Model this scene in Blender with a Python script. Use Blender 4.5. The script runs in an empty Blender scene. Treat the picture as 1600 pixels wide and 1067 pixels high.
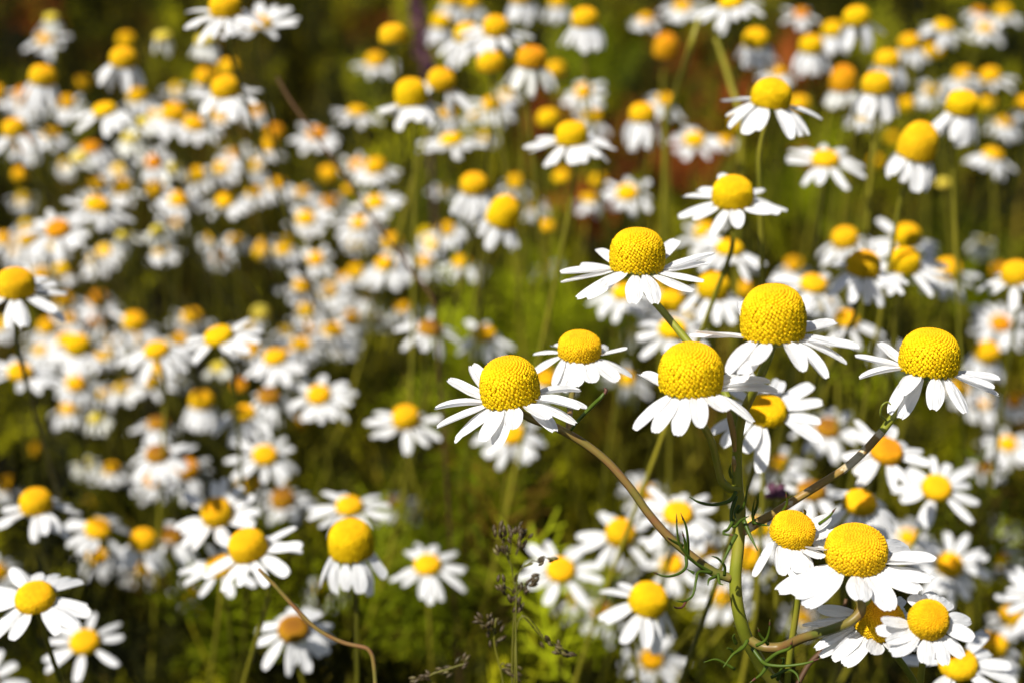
import bpy, math, random
import numpy as np
from mathutils import Vector, Matrix

random.seed(7)
rng = np.random.default_rng(7)
R = math.radians
scene = bpy.context.scene
COL = scene.collection

# ------------------------------------------------------------------ camera
F = 2667.0                      # focal length in pixels of the 1600 px wide photograph
CAM = Vector((0.0, 0.0, 0.42))
PITCH = R(21)
cam_d = bpy.data.cameras.new('camera')
cam = bpy.data.objects.new('camera', cam_d)
COL.objects.link(cam)
cam.location = CAM
cam.rotation_euler = (R(90) - PITCH, 0, 0)
cam_d.sensor_width = 36
cam_d.lens = 36 * F / 1600
cam_d.clip_start = 0.01
cam_d.clip_end = 200
cam_d.dof.use_dof = True
cam_d.dof.focus_distance = 0.265
cam_d.dof.aperture_fstop = 15.5
scene.camera = cam

# ------------------------------------------------------------------ world, sun, exposure
SUN_EL, SUN_AZ = R(52), R(222)     # azimuth measured clockwise from +Y; light comes from the left, a little from behind
w = bpy.data.worlds.new('World')
scene.world = w
w.use_nodes = True
nt = w.node_tree
bg = nt.nodes['Background']
sky = nt.nodes.new('ShaderNodeTexSky')
sky.sky_type = 'NISHITA'
sky.sun_disc = False
sky.sun_elevation = SUN_EL
sky.sun_rotation = SUN_AZ
nt.links.new(sky.outputs[0], bg.inputs[0])
bg.inputs[1].default_value = 0.05
sl = bpy.data.lights.new('sun', 'SUN')
sl.energy = 5.0
sl.angle = R(0.5)
sl.color = (1.0, 0.955, 0.88)
so = bpy.data.objects.new('sun', sl)
COL.objects.link(so)
sd = Vector((math.sin(SUN_AZ) * math.cos(SUN_EL), math.cos(SUN_AZ) * math.cos(SUN_EL), math.sin(SUN_EL)))
so.rotation_euler = sd.to_track_quat('Z', 'Y').to_euler()
so.location = (0, 0, 3)
scene.view_settings.view_transform = 'Standard'
scene.view_settings.look = 'None'
scene.view_settings.exposure = 0.62
scene.view_settings.gamma = 1.0

# ------------------------------------------------------------------ helpers
CX = Vector((1, 0, 0))
CY = Vector((0, math.sin(PITCH), math.cos(PITCH)))     # image up
CZ = Vector((0, -math.cos(PITCH), math.sin(PITCH)))    # towards the viewer


def at(x, y, d):
    return CAM + d * (((x - 800) / F) * CX - ((y - 533.5) / F) * CY - CZ)


def mesh(name, verts, faces, smooth=True, mats=None):
    me = bpy.data.meshes.new(name)
    me.from_pydata([tuple(v) for v in verts], [], faces)
    if smooth:
        me.polygons.foreach_set('use_smooth', [True] * len(me.polygons))
    if mats:
        me.materials.append(mats)
    me.update()
    return me


def np_mesh(name, V, Q, mat, smooth=True):
    """V (n,3) float, Q (m,4) int, all quads"""
    me = bpy.data.meshes.new(name)
    me.vertices.add(len(V))
    me.vertices.foreach_set('co', V.astype(np.float32).ravel())
    me.loops.add(Q.size)
    me.loops.foreach_set('vertex_index', Q.astype(np.int32).ravel())
    me.polygons.add(len(Q))
    me.polygons.foreach_set('loop_start', np.arange(0, Q.size, 4, dtype=np.int32))
    if smooth:
        me.polygons.foreach_set('use_smooth', np.ones(len(Q), dtype=bool))
    me.materials.append(mat)
    me.update(calc_edges=True)
    return me


def link(name, me, parent=None, mat4=None):
    o = bpy.data.objects.new(name, me)
    COL.objects.link(o)
    if parent is not None:
        o.parent = parent
    if mat4 is not None:
        o.matrix_basis = mat4
    return o


def thing(name, loc, label, cat, group=None):
    o = bpy.data.objects.new(name, None)
    COL.objects.link(o)
    o.location = loc
    o.empty_display_size = 0.01
    o['label'] = label
    o['category'] = cat
    if group:
        o['group'] = group
    return o


def spline(pts, rads, n=8):
    """Catmull-Rom through pts"""
    P = [Vector(p) for p in pts]
    P = [P[0] * 2 - P[1]] + P + [P[-1] * 2 - P[-2]]
    rr = [rads[0]] + list(rads) + [rads[-1]]
    out, ro = [], []
    for i in range(1, len(P) - 2):
        for k in range(n):
            t = k / n
            a, b, c, d = P[i - 1], P[i], P[i + 1], P[i + 2]
            seg = (c - b).length
            m0 = (c - a).normalized() * min(seg, (b - a).length)
            m1 = (d - b).normalized() * min(seg, (d - c).length)
            t2, t3 = t * t, t ** 3
            out.append(b * (2 * t3 - 3 * t2 + 1) + m0 * (t3 - 2 * t2 + t) + c * (3 * t2 - 2 * t3) + m1 * (t3 - t2))
            ro.append(rr[i] * (1 - t) + rr[i + 1] * t)
    out.append(P[-2]); ro.append(rr[-2])
    return out, ro


def tube_geo(pts, rads, n=8, sides=8, ridge=0.0):
    C, rr = spline(pts, rads, n)
    V, Fc = [], []
    ref = None
    for i, c in enumerate(C):
        d = (C[min(i + 1, len(C) - 1)] - C[max(i - 1, 0)]).normalized()
        if ref is None:
            ref = d.orthogonal().normalized()
        ref = (ref - d * ref.dot(d)).normalized()
        b = d.cross(ref)
        for k in range(sides):
            a = 2 * math.pi * k / sides
            r = rr[i] * (1 + (ridge if k % 2 else -ridge))
            V.append(c + (ref * math.cos(a) + b * math.sin(a)) * r)
    for i in range(len(C) - 1):
        for k in range(sides):
            a, b2 = i * sides + k, i * sides + (k + 1) % sides
            Fc.append((a, b2, b2 + sides, a + sides))
    Fc.append(tuple(range(sides))[::-1])
    Fc.append(tuple(range((len(C) - 1) * sides, len(C) * sides)))
    return V, Fc


def merge(parts):
    V, Fc = [], []
    for v, f in parts:
        o = len(V)
        V += list(v)
        Fc += [tuple(i + o for i in q) for q in f]
    return V, Fc


# ------------------------------------------------------------------ materials
def new_mat(name):
    m = bpy.data.materials.new(name)
    m.use_nodes = True
    n = m.node_tree
    b = n.nodes['Principled BSDF']
    return m, n, b


def ramp(n, fac, stops):
    r = n.nodes.new('ShaderNodeValToRGB')
    e = r.color_ramp.elements
    e[0].position, e[0].color = stops[0][0], (*stops[0][1], 1)
    e[1].position, e[1].color = stops[-1][0], (*stops[-1][1], 1)
    for p, c in stops[1:-1]:
        x = e.new(p); x.color = (*c, 1)
    n.links.new(fac, r.inputs[0])
    return r.outputs[0]


def noise(n, scale, detail=3, coord='Object', rough=0.6):
    tc = n.nodes.new('ShaderNodeTexCoord')
    t = n.nodes.new('ShaderNodeTexNoise')
    t.inputs['Scale'].default_value = scale
    t.inputs['Detail'].default_value = detail
    t.inputs['Roughness'].default_value = rough
    n.links.new(tc.outputs[coord], t.inputs[0])
    return t, tc


def leafy(name, stops, scale=60, rough=0.5, transl=0.3, coord='Object', spec=0.3):
    m, n, b = new_mat(name)
    t, _ = noise(n, scale, 4, coord)
    c = ramp(n, t.outputs[0], stops)
    n.links.new(c, b.inputs['Base Color'])
    b.inputs['Roughness'].default_value = rough
    b.inputs['Specular IOR Level'].default_value = spec
    if transl:
        tr = n.nodes.new('ShaderNodeBsdfTranslucent')
        n.links.new(c, tr.inputs[0])
        mx = n.nodes.new('ShaderNodeMixShader')
        mx.inputs[0].default_value = transl
        n.links.new(b.outputs[0], mx.inputs[1]); n.links.new(tr.outputs[0], mx.inputs[2])
        n.links.new(mx.outputs[0], n.nodes['Material Output'].inputs[0])
    return m


def petal_mat(name, col, col2, transl=0.4):
    m, n, b = new_mat(name)
    tc = n.nodes.new('ShaderNodeTexCoord')
    sx = n.nodes.new('ShaderNodeSeparateXYZ')
    n.links.new(tc.outputs['Object'], sx.inputs[0])
    # fine lengthwise veins: bump across the width
    cmb = n.nodes.new('ShaderNodeCombineXYZ')
    mu = n.nodes.new('ShaderNodeMath'); mu.operation = 'MULTIPLY'; mu.inputs[1].default_value = 0.35
    n.links.new(sx.outputs[0], mu.inputs[0]); n.links.new(mu.outputs[0], cmb.inputs[0])
    n.links.new(sx.outputs[1], cmb.inputs[1])
    t = n.nodes.new('ShaderNodeTexNoise'); t.inputs['Scale'].default_value = 9; t.inputs['Detail'].default_value = 2
    n.links.new(cmb.outputs[0], t.inputs[0])
    c = ramp(n, t.outputs[0], [(0.25, col2), (0.6, col)])
    # yellowish-green claw at the very base
    bs = ramp(n, sx.outputs[0], [(0.0, (0.62, 0.58, 0.22)), (0.09, (1, 1, 1))])
    mm = n.nodes.new('ShaderNodeMix'); mm.data_type = 'RGBA'; mm.blend_type = 'MULTIPLY'; mm.inputs[0].default_value = 1
    n.links.new(c, mm.inputs[6]); n.links.new(bs, mm.inputs[7])
    col_out = mm.outputs[2]
    n.links.new(col_out, b.inputs['Base Color'])
    b.inputs['Roughness'].default_value = 0.55
    b.inputs['Specular IOR Level'].default_value = 0.25
    bp = n.nodes.new('ShaderNodeBump'); bp.inputs['Strength'].default_value = 0.6; bp.inputs['Distance'].default_value = 0.0006
    n.links.new(t.outputs[0], bp.inputs['Height'])
    n.links.new(bp.outputs[0], b.inputs['Normal'])
    tr = n.nodes.new('ShaderNodeBsdfTranslucent')
    n.links.new(col_out, tr.inputs[0])
    mx = n.nodes.new('ShaderNodeMixShader'); mx.inputs[0].default_value = transl
    n.links.new(b.outputs[0], mx.inputs[1]); n.links.new(tr.outputs[0], mx.inputs[2])
    n.links.new(mx.outputs[0], n.nodes['Material Output'].inputs[0])
    return m


def disc_mat(name, low, high, tip):
    m, n, b = new_mat(name)
    tc = n.nodes.new('ShaderNodeTexCoord')
    sx = n.nodes.new('ShaderNodeSeparateXYZ')
    n.links.new(tc.outputs['Generated'], sx.inputs[0])
    c = ramp(n, sx.outputs[2], [(0.0, low), (0.62, low), (0.86, high), (1.0, tip)])
    t = n.nodes.new('ShaderNodeTexNoise'); t.inputs['Scale'].default_value = 5; t.inputs['Detail'].default_value = 4
    n.links.new(tc.outputs['Object'], t.inputs[0])
    v = ramp(n, t.outputs[0], [(0.3, (0.82, 0.78, 0.7)), (0.65, (1, 1, 1))])
    mm = n.nodes.new('ShaderNodeMix'); mm.data_type = 'RGBA'; mm.blend_type = 'MULTIPLY'; mm.inputs[0].default_value = 1
    n.links.new(c, mm.inputs[6]); n.links.new(v, mm.inputs[7])
    n.links.new(mm.outputs[2], b.inputs['Base Color'])
    b.inputs['Roughness'].default_value = 0.7
    b.inputs['Specular IOR Level'].default_value = 0.15
    b.inputs['Subsurface Weight'].default_value = 0.0
    return m


M = {}
M['petal'] = petal_mat('petal_white', (0.86, 0.86, 0.86), (0.77, 0.78, 0.79))
M['petal_cream'] = petal_mat('petal_cream', (0.84, 0.84, 0.80), (0.76, 0.76, 0.70))
M['petal_far'] = leafy('petal_white_far', [(0.3, (0.78, 0.79, 0.79)), (0.6, (0.86, 0.86, 0.86))], 300, 0.55, 0.4)
M['petal_far_cream'] = leafy('petal_cream_far', [(0.3, (0.74, 0.74, 0.64)), (0.6, (0.84, 0.84, 0.77))], 300, 0.55, 0.4)
M['y'] = disc_mat('disc_yellow', (0.80, 0.545, 0.002), (0.83, 0.48, 0.002), (0.80, 0.40, 0.002))
M['g'] = disc_mat('disc_gold', (0.82, 0.52, 0.006), (0.83, 0.45, 0.004), (0.80, 0.38, 0.004))
M['o'] = disc_mat('disc_orange', (0.74, 0.38, 0.006), (0.72, 0.30, 0.006), (0.62, 0.22, 0.006))
M['b'] = disc_mat('disc_brown', (0.46, 0.24, 0.01), (0.34, 0.15, 0.01), (0.22, 0.09, 0.01))
M['p'] = disc_mat('disc_pale', (0.72, 0.58, 0.08), (0.68, 0.55, 0.07), (0.6, 0.52, 0.07))
M['stem_main'] = leafy('stem_olive', [(0.30, (0.11, 0.13, 0.008)), (0.5, (0.18, 0.19, 0.014)), (0.72, (0.25, 0.21, 0.03))], 90, 0.42, 0.0)
M['stem_red'] = leafy('stem_reddish', [(0.32, (0.09, 0.10, 0.014)), (0.48, (0.16, 0.11, 0.025)), (0.6, (0.17, 0.075, 0.03)), (0.75, (0.28, 0.2, 0.09))], 120, 0.42, 0.0)
M['stem_scar'] = leafy('stem_scarred', [(0.34, (0.19, 0.15, 0.02)), (0.52, (0.26, 0.15, 0.04)), (0.56, (0.5, 0.42, 0.26)), (0.72, (0.6, 0.5, 0.34))], 170, 0.45, 0.0)
M['stem'] = leafy('stem_yellow_green', [(0.3, (0.10, 0.11, 0.006)), (0.7, (0.31, 0.26, 0.02))], 30, 0.5, 0.0)
M['stem_dk'] = leafy('stem_dark_green', [(0.3, (0.05, 0.055, 0.003)), (0.7, (0.14, 0.125, 0.008))], 30, 0.5, 0.0)
M['brown'] = leafy('dry_brown', [(0.3, (0.05, 0.022, 0.008)), (0.7, (0.12, 0.06, 0.02))], 40, 0.6, 0.0)
M['green'] = leafy('bract_green', [(0.3, (0.09, 0.14, 0.015)), (0.7, (0.2, 0.24, 0.04))], 400, 0.5, 0.1)
M['leaf'] = leafy('leaf_green', [(0.3, (0.035, 0.065, 0.004)), (0.7, (0.085, 0.13, 0.008))], 60, 0.45, 0.15)
M['leaf_tip'] = leafy('leaf_tip_brown', [(0.3, (0.05, 0.02, 0.012)), (0.7, (0.14, 0.05, 0.03))], 300, 0.5, 0.0)
M['seed'] = leafy('seed_green_brown', [(0.3, (0.025, 0.022, 0.004)), (0.5, (0.055, 0.036, 0.016)), (0.7, (0.13, 0.11, 0.03))], 300, 0.5, 0.1)
M['purple'] = leafy('purple_flower', [(0.3, (0.05, 0.015, 0.03)), (0.7, (0.16, 0.06, 0.10))], 200, 0.6, 0.2)


def ground_mat():
    m, n, b = new_mat('soil')
    t, tc = noise(n, 9, 6)
    c = ramp(n, t.outputs[0], [(0.3, (0.003, 0.003, 0.001)), (0.48, (0.012, 0.008, 0.003)), (0.6, (0.010, 0.012, 0.002)), (0.75, (0.05, 0.02, 0.008))])
    n.links.new(c, b.inputs['Base Color'])
    b.inputs['Roughness'].default_value = 0.95
    t2 = n.nodes.new('ShaderNodeTexNoise'); t2.inputs['Scale'].default_value = 80; t2.inputs['Detail'].default_value = 6
    n.links.new(tc.outputs['Object'], t2.inputs[0])
    bp = n.nodes.new('ShaderNodeBump'); bp.inputs['Distance'].default_value = 0.01
    n.links.new(t2.outputs[0], bp.inputs['Height']); n.links.new(bp.outputs[0], b.inputs['Normal'])
    return m


# ------------------------------------------------------------------ ground
def build_ground():
    xs = np.concatenate([-np.geomspace(60, 1.4, 10), np.linspace(-1.3, 1.3, 80), np.geomspace(1.4, 60, 10)])
    ys = np.concatenate([-np.geomspace(60, 0.4, 10), np.linspace(-0.3, 2.6, 90), np.geomspace(2.8, 60, 10)])
    X, Y = np.meshgrid(xs, ys)
    Z = 0.008 * np.sin(X * 23 + Y * 11) * np.cos(Y * 17 - X * 5) + 0.005 * np.sin(X * 61 + 2 * Y * 37) + rng.normal(0, 0.003, X.shape)
    V = np.stack([X.ravel(), Y.ravel(), Z.ravel()], 1)
    ny, nx = X.shape
    i = np.arange(nx - 1)[None, :] + nx * np.arange(ny - 1)[:, None]
    Q = np.stack([i, i + 1, i + nx + 1, i + nx], -1).reshape(-1, 4)
    o = link('ground', np_mesh('ground', V, Q, ground_mat()))
    o['kind'] = 'structure'
    return o


build_ground()

# ------------------------------------------------------------------ foliage (uncountable)
def ribbon_leaf(seed, npairs=9):
    """one feathery chamomile leaf: rachis plus forked thread lobes, unit length, as arrays of quads"""
    r = np.random.default_rng(seed)
    segs = []
    rach = [np.array([t, 0.0, 0.18 * math.sin(t * 2.2)]) for t in np.linspace(0, 1, 6)]
    for a, b in zip(rach[:-1], rach[1:]):
        segs.append((a, b, 0.012))
    for k in range(npairs):
        t = 0.12 + 0.86 * k / npairs
        p = np.array([t, 0.0, 0.18 * math.sin(t * 2.2)])
        for s in (-1, 1):
            l = (0.34 - 0.2 * abs(t - 0.45)) * r.uniform(0.7, 1.1)
            d = np.array([0.75, s * 0.75, r.uniform(-0.1, 0.5)]); d /= np.linalg.norm(d)
            m = p + d * l * 0.5
            d2 = d + np.array([0.5, 0, r.uniform(-0.2, 0.4)]); d2 /= np.linalg.norm(d2)
            e = m + d2 * l * 0.55
            segs.append((p, m, 0.010)); segs.append((m, e, 0.008))
            d3 = d + np.array([-0.5, s * 0.5, r.uniform(-0.1, 0.4)]); d3 /= np.linalg.norm(d3)
            segs.append((m, m + d3 * l * 0.4, 0.008))
    V, Q = [], []
    for a, b, wd in segs:
        d = b - a
        s = np.cross(d, np.array([0.2, 0.1, 1.0])); s = s / np.linalg.norm(s) * wd
        o = len(V)
        V += [a - s, a + s, b + s * 0.8, b - s * 0.8]
        Q.append([o, o + 1, o + 2, o + 3])
    return np.array(V), np.array(Q)


def rot_mats(n, tilt_lo, tilt_hi):
    az = rng.uniform(0, 2 * np.pi, n); el = rng.uniform(tilt_lo, tilt_hi, n); ro = rng.uniform(-0.8, 0.8, n)
    ca, sa, ce, se, cr, sr = np.cos(az), np.sin(az), np.cos(el), np.sin(el), np.cos(ro), np.sin(ro)
    X = np.stack([ca * ce, sa * ce, se], -1)
    Y0 = np.stack([-sa, ca, np.zeros(n)], -1)
    Z0 = np.cross(X, Y0)
    Y = Y0 * cr[:, None] + Z0 * sr[:, None]
    Z = np.cross(X, Y)
    return np.stack([X, Y, Z], -1)      # columns


def in_view(P, mx=0.12):
    d = P - np.array(CAM)
    z = -(d @ np.array(CZ)); x = d @ np.array(CX); y = d @ np.array(CY)
    return (z > 0.05) & (np.abs(x) < z * 0.3 + mx) & (np.abs(y) < z * 0.2 + mx)


def scatter_pts(n, zfun, ylo=0.34, yhi=2.9, thin=False):
    out = []
    while sum(map(len, out)) < n:
        y = rng.uniform(ylo, yhi, 4 * n)
        x = rng.uniform(-1.1, 1.1, 4 * n)
        z = zfun(x, y)
        P = np.stack([x, y, z], 1)
        k = in_view(P) & (z >= 0)
        if thin:      # leaf cover thinned at the back left to deepen the dark there
            k &= ~((y > 0.75) & (x < 0.12 * y) & (rng.uniform(0, 1, x.shape) < 0.65))
        out.append(P[k])
    return np.concatenate(out)[:n]


def clump(x, y):
    return 0.5 + 0.5 * np.sin(x * 13 + 1.3 * np.sin(y * 9)) * np.cos(y * 11 + 1.1 * np.sin(x * 15))


def build_foliage(name, n, mat, size, zfun, label, cat, seed, tilt=(0.2, 1.3), ylo=0.34, yhi=2.9, temps=4):
    P = scatter_pts(n, zfun, ylo, yhi, name == 'feathery_foliage')
    RM = rot_mats(n, *tilt)
    S = rng.uniform(size[0], size[1], n)
    Vs, Qs, off = [], [], 0
    for k in range(temps):
        V, Q = ribbon_leaf(seed + k)
        idx = np.arange(k, n, temps)
        W = np.einsum('nij,vj->nvi', RM[idx], V) * S[idx, None, None] + P[idx, None, :]
        q = Q[None] + (np.arange(len(idx)) * len(V))[:, None, None] + off
        Vs.append(W.reshape(-1, 3)); Qs.append(q.reshape(-1, 4)); off += len(idx) * len(V)
    o = link(name, np_mesh(name, np.concatenate(Vs), np.concatenate(Qs), mat, False))
    o['kind'] = 'stuff'; o['label'] = label; o['category'] = cat
    return o


def build_blades(name, n, mat, hlo, hhi, wd, label, cat, ylo=0.34, yhi=2.9, keep=None):
    segs = 5
    y = rng.uniform(ylo, yhi, 12 * n); x = rng.uniform(-1.1, 1.1, 12 * n)
    h = rng.uniform(hlo, hhi, 12 * n)
    h = np.minimum(h, cap(x, y) * 1.05)
    P = np.stack([x, y, h * 0.7], 1)
    k = in_view(P, 0.08)
    if keep is not None:
        k &= keep(x, y)
    x, y, h = x[k][:n], y[k][:n], h[k][:n]
    n = len(x)
    az = rng.uniform(0, 2 * np.pi, n); lean = rng.uniform(0.05, 0.55, n); ph = rng.uniform(0, np.pi, n)
    t = np.linspace(0, 1, segs + 1)
    cx = x[:, None] + np.cos(az)[:, None] * (lean * h)[:, None] * t ** 2
    cy = y[:, None] + np.sin(az)[:, None] * (lean * h)[:, None] * t ** 2
    cz = h[:, None] * (t - 0.25 * lean[:, None] * t ** 2)
    hw = wd * rng.uniform(0.6, 1.3, n)[:, None] * (1 - t ** 3 * 0.95)
    sx, sy = np.cos(ph)[:, None] * hw, np.sin(ph)[:, None] * hw
    A = np.stack([cx - sx, cy - sy, cz], -1); B = np.stack([cx + sx, cy + sy, cz], -1)
    V = np.stack([A, B], 2).reshape(-1, 3)
    b = (np.arange(n) * (segs + 1) * 2)[:, None] + (np.arange(segs) * 2)[None]
    Q = np.stack([b, b + 1, b + 3, b + 2], -1).reshape(-1, 4)
    o = link(name, np_mesh(name, V, Q, mat, False))
    o['kind'] = 'stuff'; o['label'] = label; o['category'] = cat
    return o


gm_shade_tone = leafy('foliage_shade_tone', [(0.42, (0.002, 0.003, 0.0004)), (0.54, (0.018, 0.018, 0.0008)), (0.70, (0.11, 0.06, 0.004))], 7, 0.75, 0.15, spec=0.08)  # dark leaf copy: shade between the stems is put into the colour
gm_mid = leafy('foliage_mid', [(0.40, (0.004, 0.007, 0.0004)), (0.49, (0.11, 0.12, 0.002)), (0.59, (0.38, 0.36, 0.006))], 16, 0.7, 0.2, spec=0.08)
gm_grass = leafy('grass_yellow_green', [(0.3, (0.10, 0.11, 0.004)), (0.5, (0.32, 0.27, 0.008)), (0.7, (0.38, 0.22, 0.04))], 12, 0.6, 0.25, spec=0.15)
gm_sunlit_tone = leafy('foliage_sunlit_tone', [(0.38, (0.05, 0.075, 0.001)), (0.62, (0.30, 0.34, 0.004))], 12, 0.65, 0.35, spec=0.1)  # bright leaf copy: sunlight on the clumps is painted into the colour
gm_litter = leafy('litter_reddish', [(0.35, (0.12, 0.025, 0.005)), (0.6, (0.28, 0.06, 0.012)), (0.8, (0.34, 0.15, 0.03))], 12, 0.8, 0.1, spec=0.05)

# ------------------------------------------------------------------ flower meshes (unit disc radius, unit petal length)
def disc_profile(kind):
    H, p, q, lo = {'f': (0.78, 0.8, 0.95, 10), 'd': (1.3, 0.74, 0.92, 20), 't': (1.6, 0.72, 0.9, 22), 'c': (1.9, 0.9, 0.95, 14), 'h': (0.95, 0.68, 0.85, 18)}[kind]
    th = np.linspace(-R(lo), math.pi / 2, 60)
    r = np.abs(np.cos(th)) ** p
    s = np.sin(th)
    z = np.sign(s) * np.abs(s) ** (1 / (1 / q) if q < 1 else 1)
    z = (z - z[0]) / (z[-1] - z[0]) * H
    r[-1] = 0
    return r, z


def disc_mesh(kind, N, seed):
    rr, zz = disc_profile(kind)
    r_ = random.Random(seed)
    # area-uniform phyllotaxis
    ds = np.hypot(np.diff(rr), np.diff(zz))
    A = np.concatenate([[0], np.cumsum(ds * math.pi * (rr[:-1] + rr[1:]))])
    tot = A[-1]
    size = math.sqrt(tot / N) * 0.60
    H = zz[-1]
    parts = []
    # core
    nr, ns = 18, 28
    V, Fc = [], []
    for i in range(nr):
        a = A[-1] * (i / (nr - 1)) if i < nr - 1 else A[-1]
        r = float(np.interp(a, A, rr)) * 0.95 + 1e-4
        z = float(np.interp(a, A, zz)) * 0.965 + 0.01
        for k in range(ns):
            t = 2 * math.pi * k / ns
            V.append((r * math.cos(t), r * math.sin(t), z))
    for i in range(nr - 1):
        for k in range(ns):
            Fc.append((i * ns + k, i * ns + (k + 1) % ns, (i + 1) * ns + (k + 1) % ns, (i + 1) * ns + k))
    Fc.append(tuple(range(ns))[::-1])
    Fc.append(tuple(range((nr - 1) * ns, nr * ns)))
    parts.append((V, Fc))
    for i in range(N):
        a = tot * (min(max(i + 0.5 + r_.uniform(-1.5, 1.5), 0.3), N - .3)) / N
        r = float(np.interp(a, A, rr)); z = float(np.interp(a, A, zz))
        r2 = float(np.interp(min(a + tot * 0.01, tot), A, rr)); z2 = float(np.interp(min(a + tot * 0.01, tot), A, zz))
        r0 = float(np.interp(max(a - tot * 0.01, 0), A, rr)); z0 = float(np.interp(max(a - tot * 0.01, 0), A, zz))
        tr, tz = r2 - r0, z2 - z0
        L = math.hypot(tr, tz) or 1
        tr, tz = tr / L, tz / L
        t = i * 2.399963 + 0.035 * r_.uniform(-1, 1)
        c, s = math.cos(t), math.sin(t)
        P = Vector((r * c, r * s, z))
        Nn = Vector((tz * c, tz * s, -tr))
        T = Vector((tr * c, tr * s, tz))
        B = Nn.cross(T)
        frac = z / H
        opened = frac < 0.66 + r_.uniform(-0.09, 0.09)
        V = []
        if opened:
            h = size * (0.72 + r_.uniform(-0.15, 0.25)); n = 10
            tw = r_.uniform(0, 6.28)
            tiltv = (T * r_.uniform(-0.2, 0.2) + B * r_.uniform(-0.2, 0.2)) * size
            for k in range(n):
                a2 = tw + 2 * math.pi * k / n
                V.append(P + (T * math.cos(a2) + B * math.sin(a2)) * size * 0.55 - Nn * 0.03)
            for k in range(n):
                a2 = tw + 2 * math.pi * k / n
                ra = size * (1.02 if k % 2 else 0.6)
                V.append(P + (T * math.cos(a2) + B * math.sin(a2)) * ra + Nn * h * (0.9 if k % 2 else 1.0) + tiltv)
            V.append(P + Nn * h * 0.12 + tiltv)
            Fc = [(k, (k + 1) % n, n + (k + 1) % n, n + k) for k in range(n)] + [(n + k, n + (k + 1) % n, 2 * n) for k in range(n)]
        else:
            sc = 1.0 - 0.35 * (frac - 0.66) / 0.34
            h = size * 0.62 * sc; n = 6
            for k in range(n):
                a2 = 2 * math.pi * k / n
                V.append(P + (T * math.cos(a2) + B * math.sin(a2)) * size * 0.98 - Nn * 0.03)
            for k in range(n):
                a2 = 2 * math.pi * k / n
                V.append(P + (T * math.cos(a2) + B * math.sin(a2)) * size * 0.72 + Nn * h * 0.75)
            V.append(P + Nn * h * 1.15)
            Fc = [(k, (k + 1) % n, n + (k + 1) % n, n + k) for k in range(n)] + [(n + k, n + (k + 1) % n, 2 * n) for k in range(n)]
        parts.append((V, Fc))
    V, Fc = merge(parts)
    return V, Fc, H


DISC = {}
for kind, N in (('f', 560), ('d', 820), ('t', 950), ('c', 800), ('h', 760)):
    V, Fc, H = disc_mesh(kind, N, 3)
    DISC[kind] = (V, Fc, H)
DISC_ME = {}


def disc_me(kind, tone):
    if (kind, tone) not in DISC_ME:
        V, Fc, H = DISC[kind]
        DISC_ME[(kind, tone)] = mesh('disc', V, Fc, True, M[tone])
    return DISC_ME[(kind, tone)]


def petal_geo(seed, bend=0.1, curl=0.1, nu=14, nv=8):
    """unit length along +X, unit full width along Y, top side +Z"""
    r = random.Random(seed)
    tipc = [r.uniform(-0.012, 0.012) for _ in range(3)]
    sway = r.uniform(-0.06, 0.06)
    twist = r.uniform(-0.25, 0.25)
    wmax = r.uniform(0.42, 0.62)
    tp = r.uniform(0.5, 0.7); tq = r.uniform(1.7, 2.6)
    V = []
    for i in range(nu + 1):
        t = i / nu
        wd = 0.30 + 0.70 * math.sin(math.pi / 2 * min(1, t / wmax)) ** 1.1
        if t > tp:
            wd *= math.sqrt(max(0.0, 1 - ((t - tp) / (1.03 - tp)) ** tq))
        wd = max(wd, 0.13)
        for j in range(nv + 1):
            v = j / nv * 2 - 1
            y = v * 0.5 * wd
            te = t
            if t > 0.8:
                te -= 0.028 * (1 + math.cos(v * math.pi * 3)) * 0.5 * (t - 0.8) / 0.2
                te += tipc[min(2, int(j / (nv + 1) * 3))] * (t - 0.8) / 0.2
            # two shallow lengthwise grooves, cupped edges
            z = -0.024 * math.cos(v * math.pi * 2.5) * min(1, t * 4) * (1 - 0.5 * t)
            z += curl * 0.22 * v * v * wd
            z += -bend * te * te
            z += twist * t * y * 0.3
            V.append((te * (1 - abs(bend) * 0.12), y + sway * math.sin(t * 2.6), z))
    Fc = []
    for i in range(nu):
        for j in range(nv):
            a = i * (nv + 1) + j
            Fc.append((a, a + nv + 1, a + nv + 2, a + 1))
    return V, Fc


PETAL_G = [petal_geo(100 + i, b, c) for i, (b, c) in enumerate([(0.04, 0.25), (0.12, -0.2), (0.2, 0.1), (-0.05, 0.3), (0.1, -0.35), (0.28, -0.1), (0.0, 0.15), (0.16, 0.4)])]
PETAL_ME = {m: [mesh('petal', V, Fc, True, M[m]) for V, Fc in PETAL_G] for m in ('petal', 'petal_cream')}
PETAL_LOW = [petal_geo(100 + i, b, c, 6, 4) for i, (b, c) in enumerate([(0.04, 0.25), (0.12, -0.2), (0.2, 0.1), (0.1, -0.35)])]


def involucre_geo():
    prof = [(0.14, -0.34), (0.3, -0.32), (0.6, -0.22), (0.86, -0.08), (0.97, 0.05), (0.9, 0.06), (0.5, -0.02)]
    V, Fc, n = [], [], 20
    for i, (r, z) in enumerate(prof):
        for k in range(n):
            a = 2 * math.pi * k / n
            rk = r * (1 + (0.05 if k % 2 else -0.04) * (i > 1))
            V.append((rk * math.cos(a), rk * math.sin(a), z + (0.03 if k % 2 and i == 4 else 0)))
    for i in range(len(prof) - 1):
        for k in range(n):
            Fc.append((i * n + k, i * n + (k + 1) % n, (i + 1) * n + (k + 1) % n, (i + 1) * n + k))
    Fc.append(tuple(range(n))[::-1])
    Fc.append(tuple(range((len(prof) - 1) * n, len(prof) * n)))
    return V, Fc


INV_ME = mesh('involucre', *involucre_geo(), True, M['green'])


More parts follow.
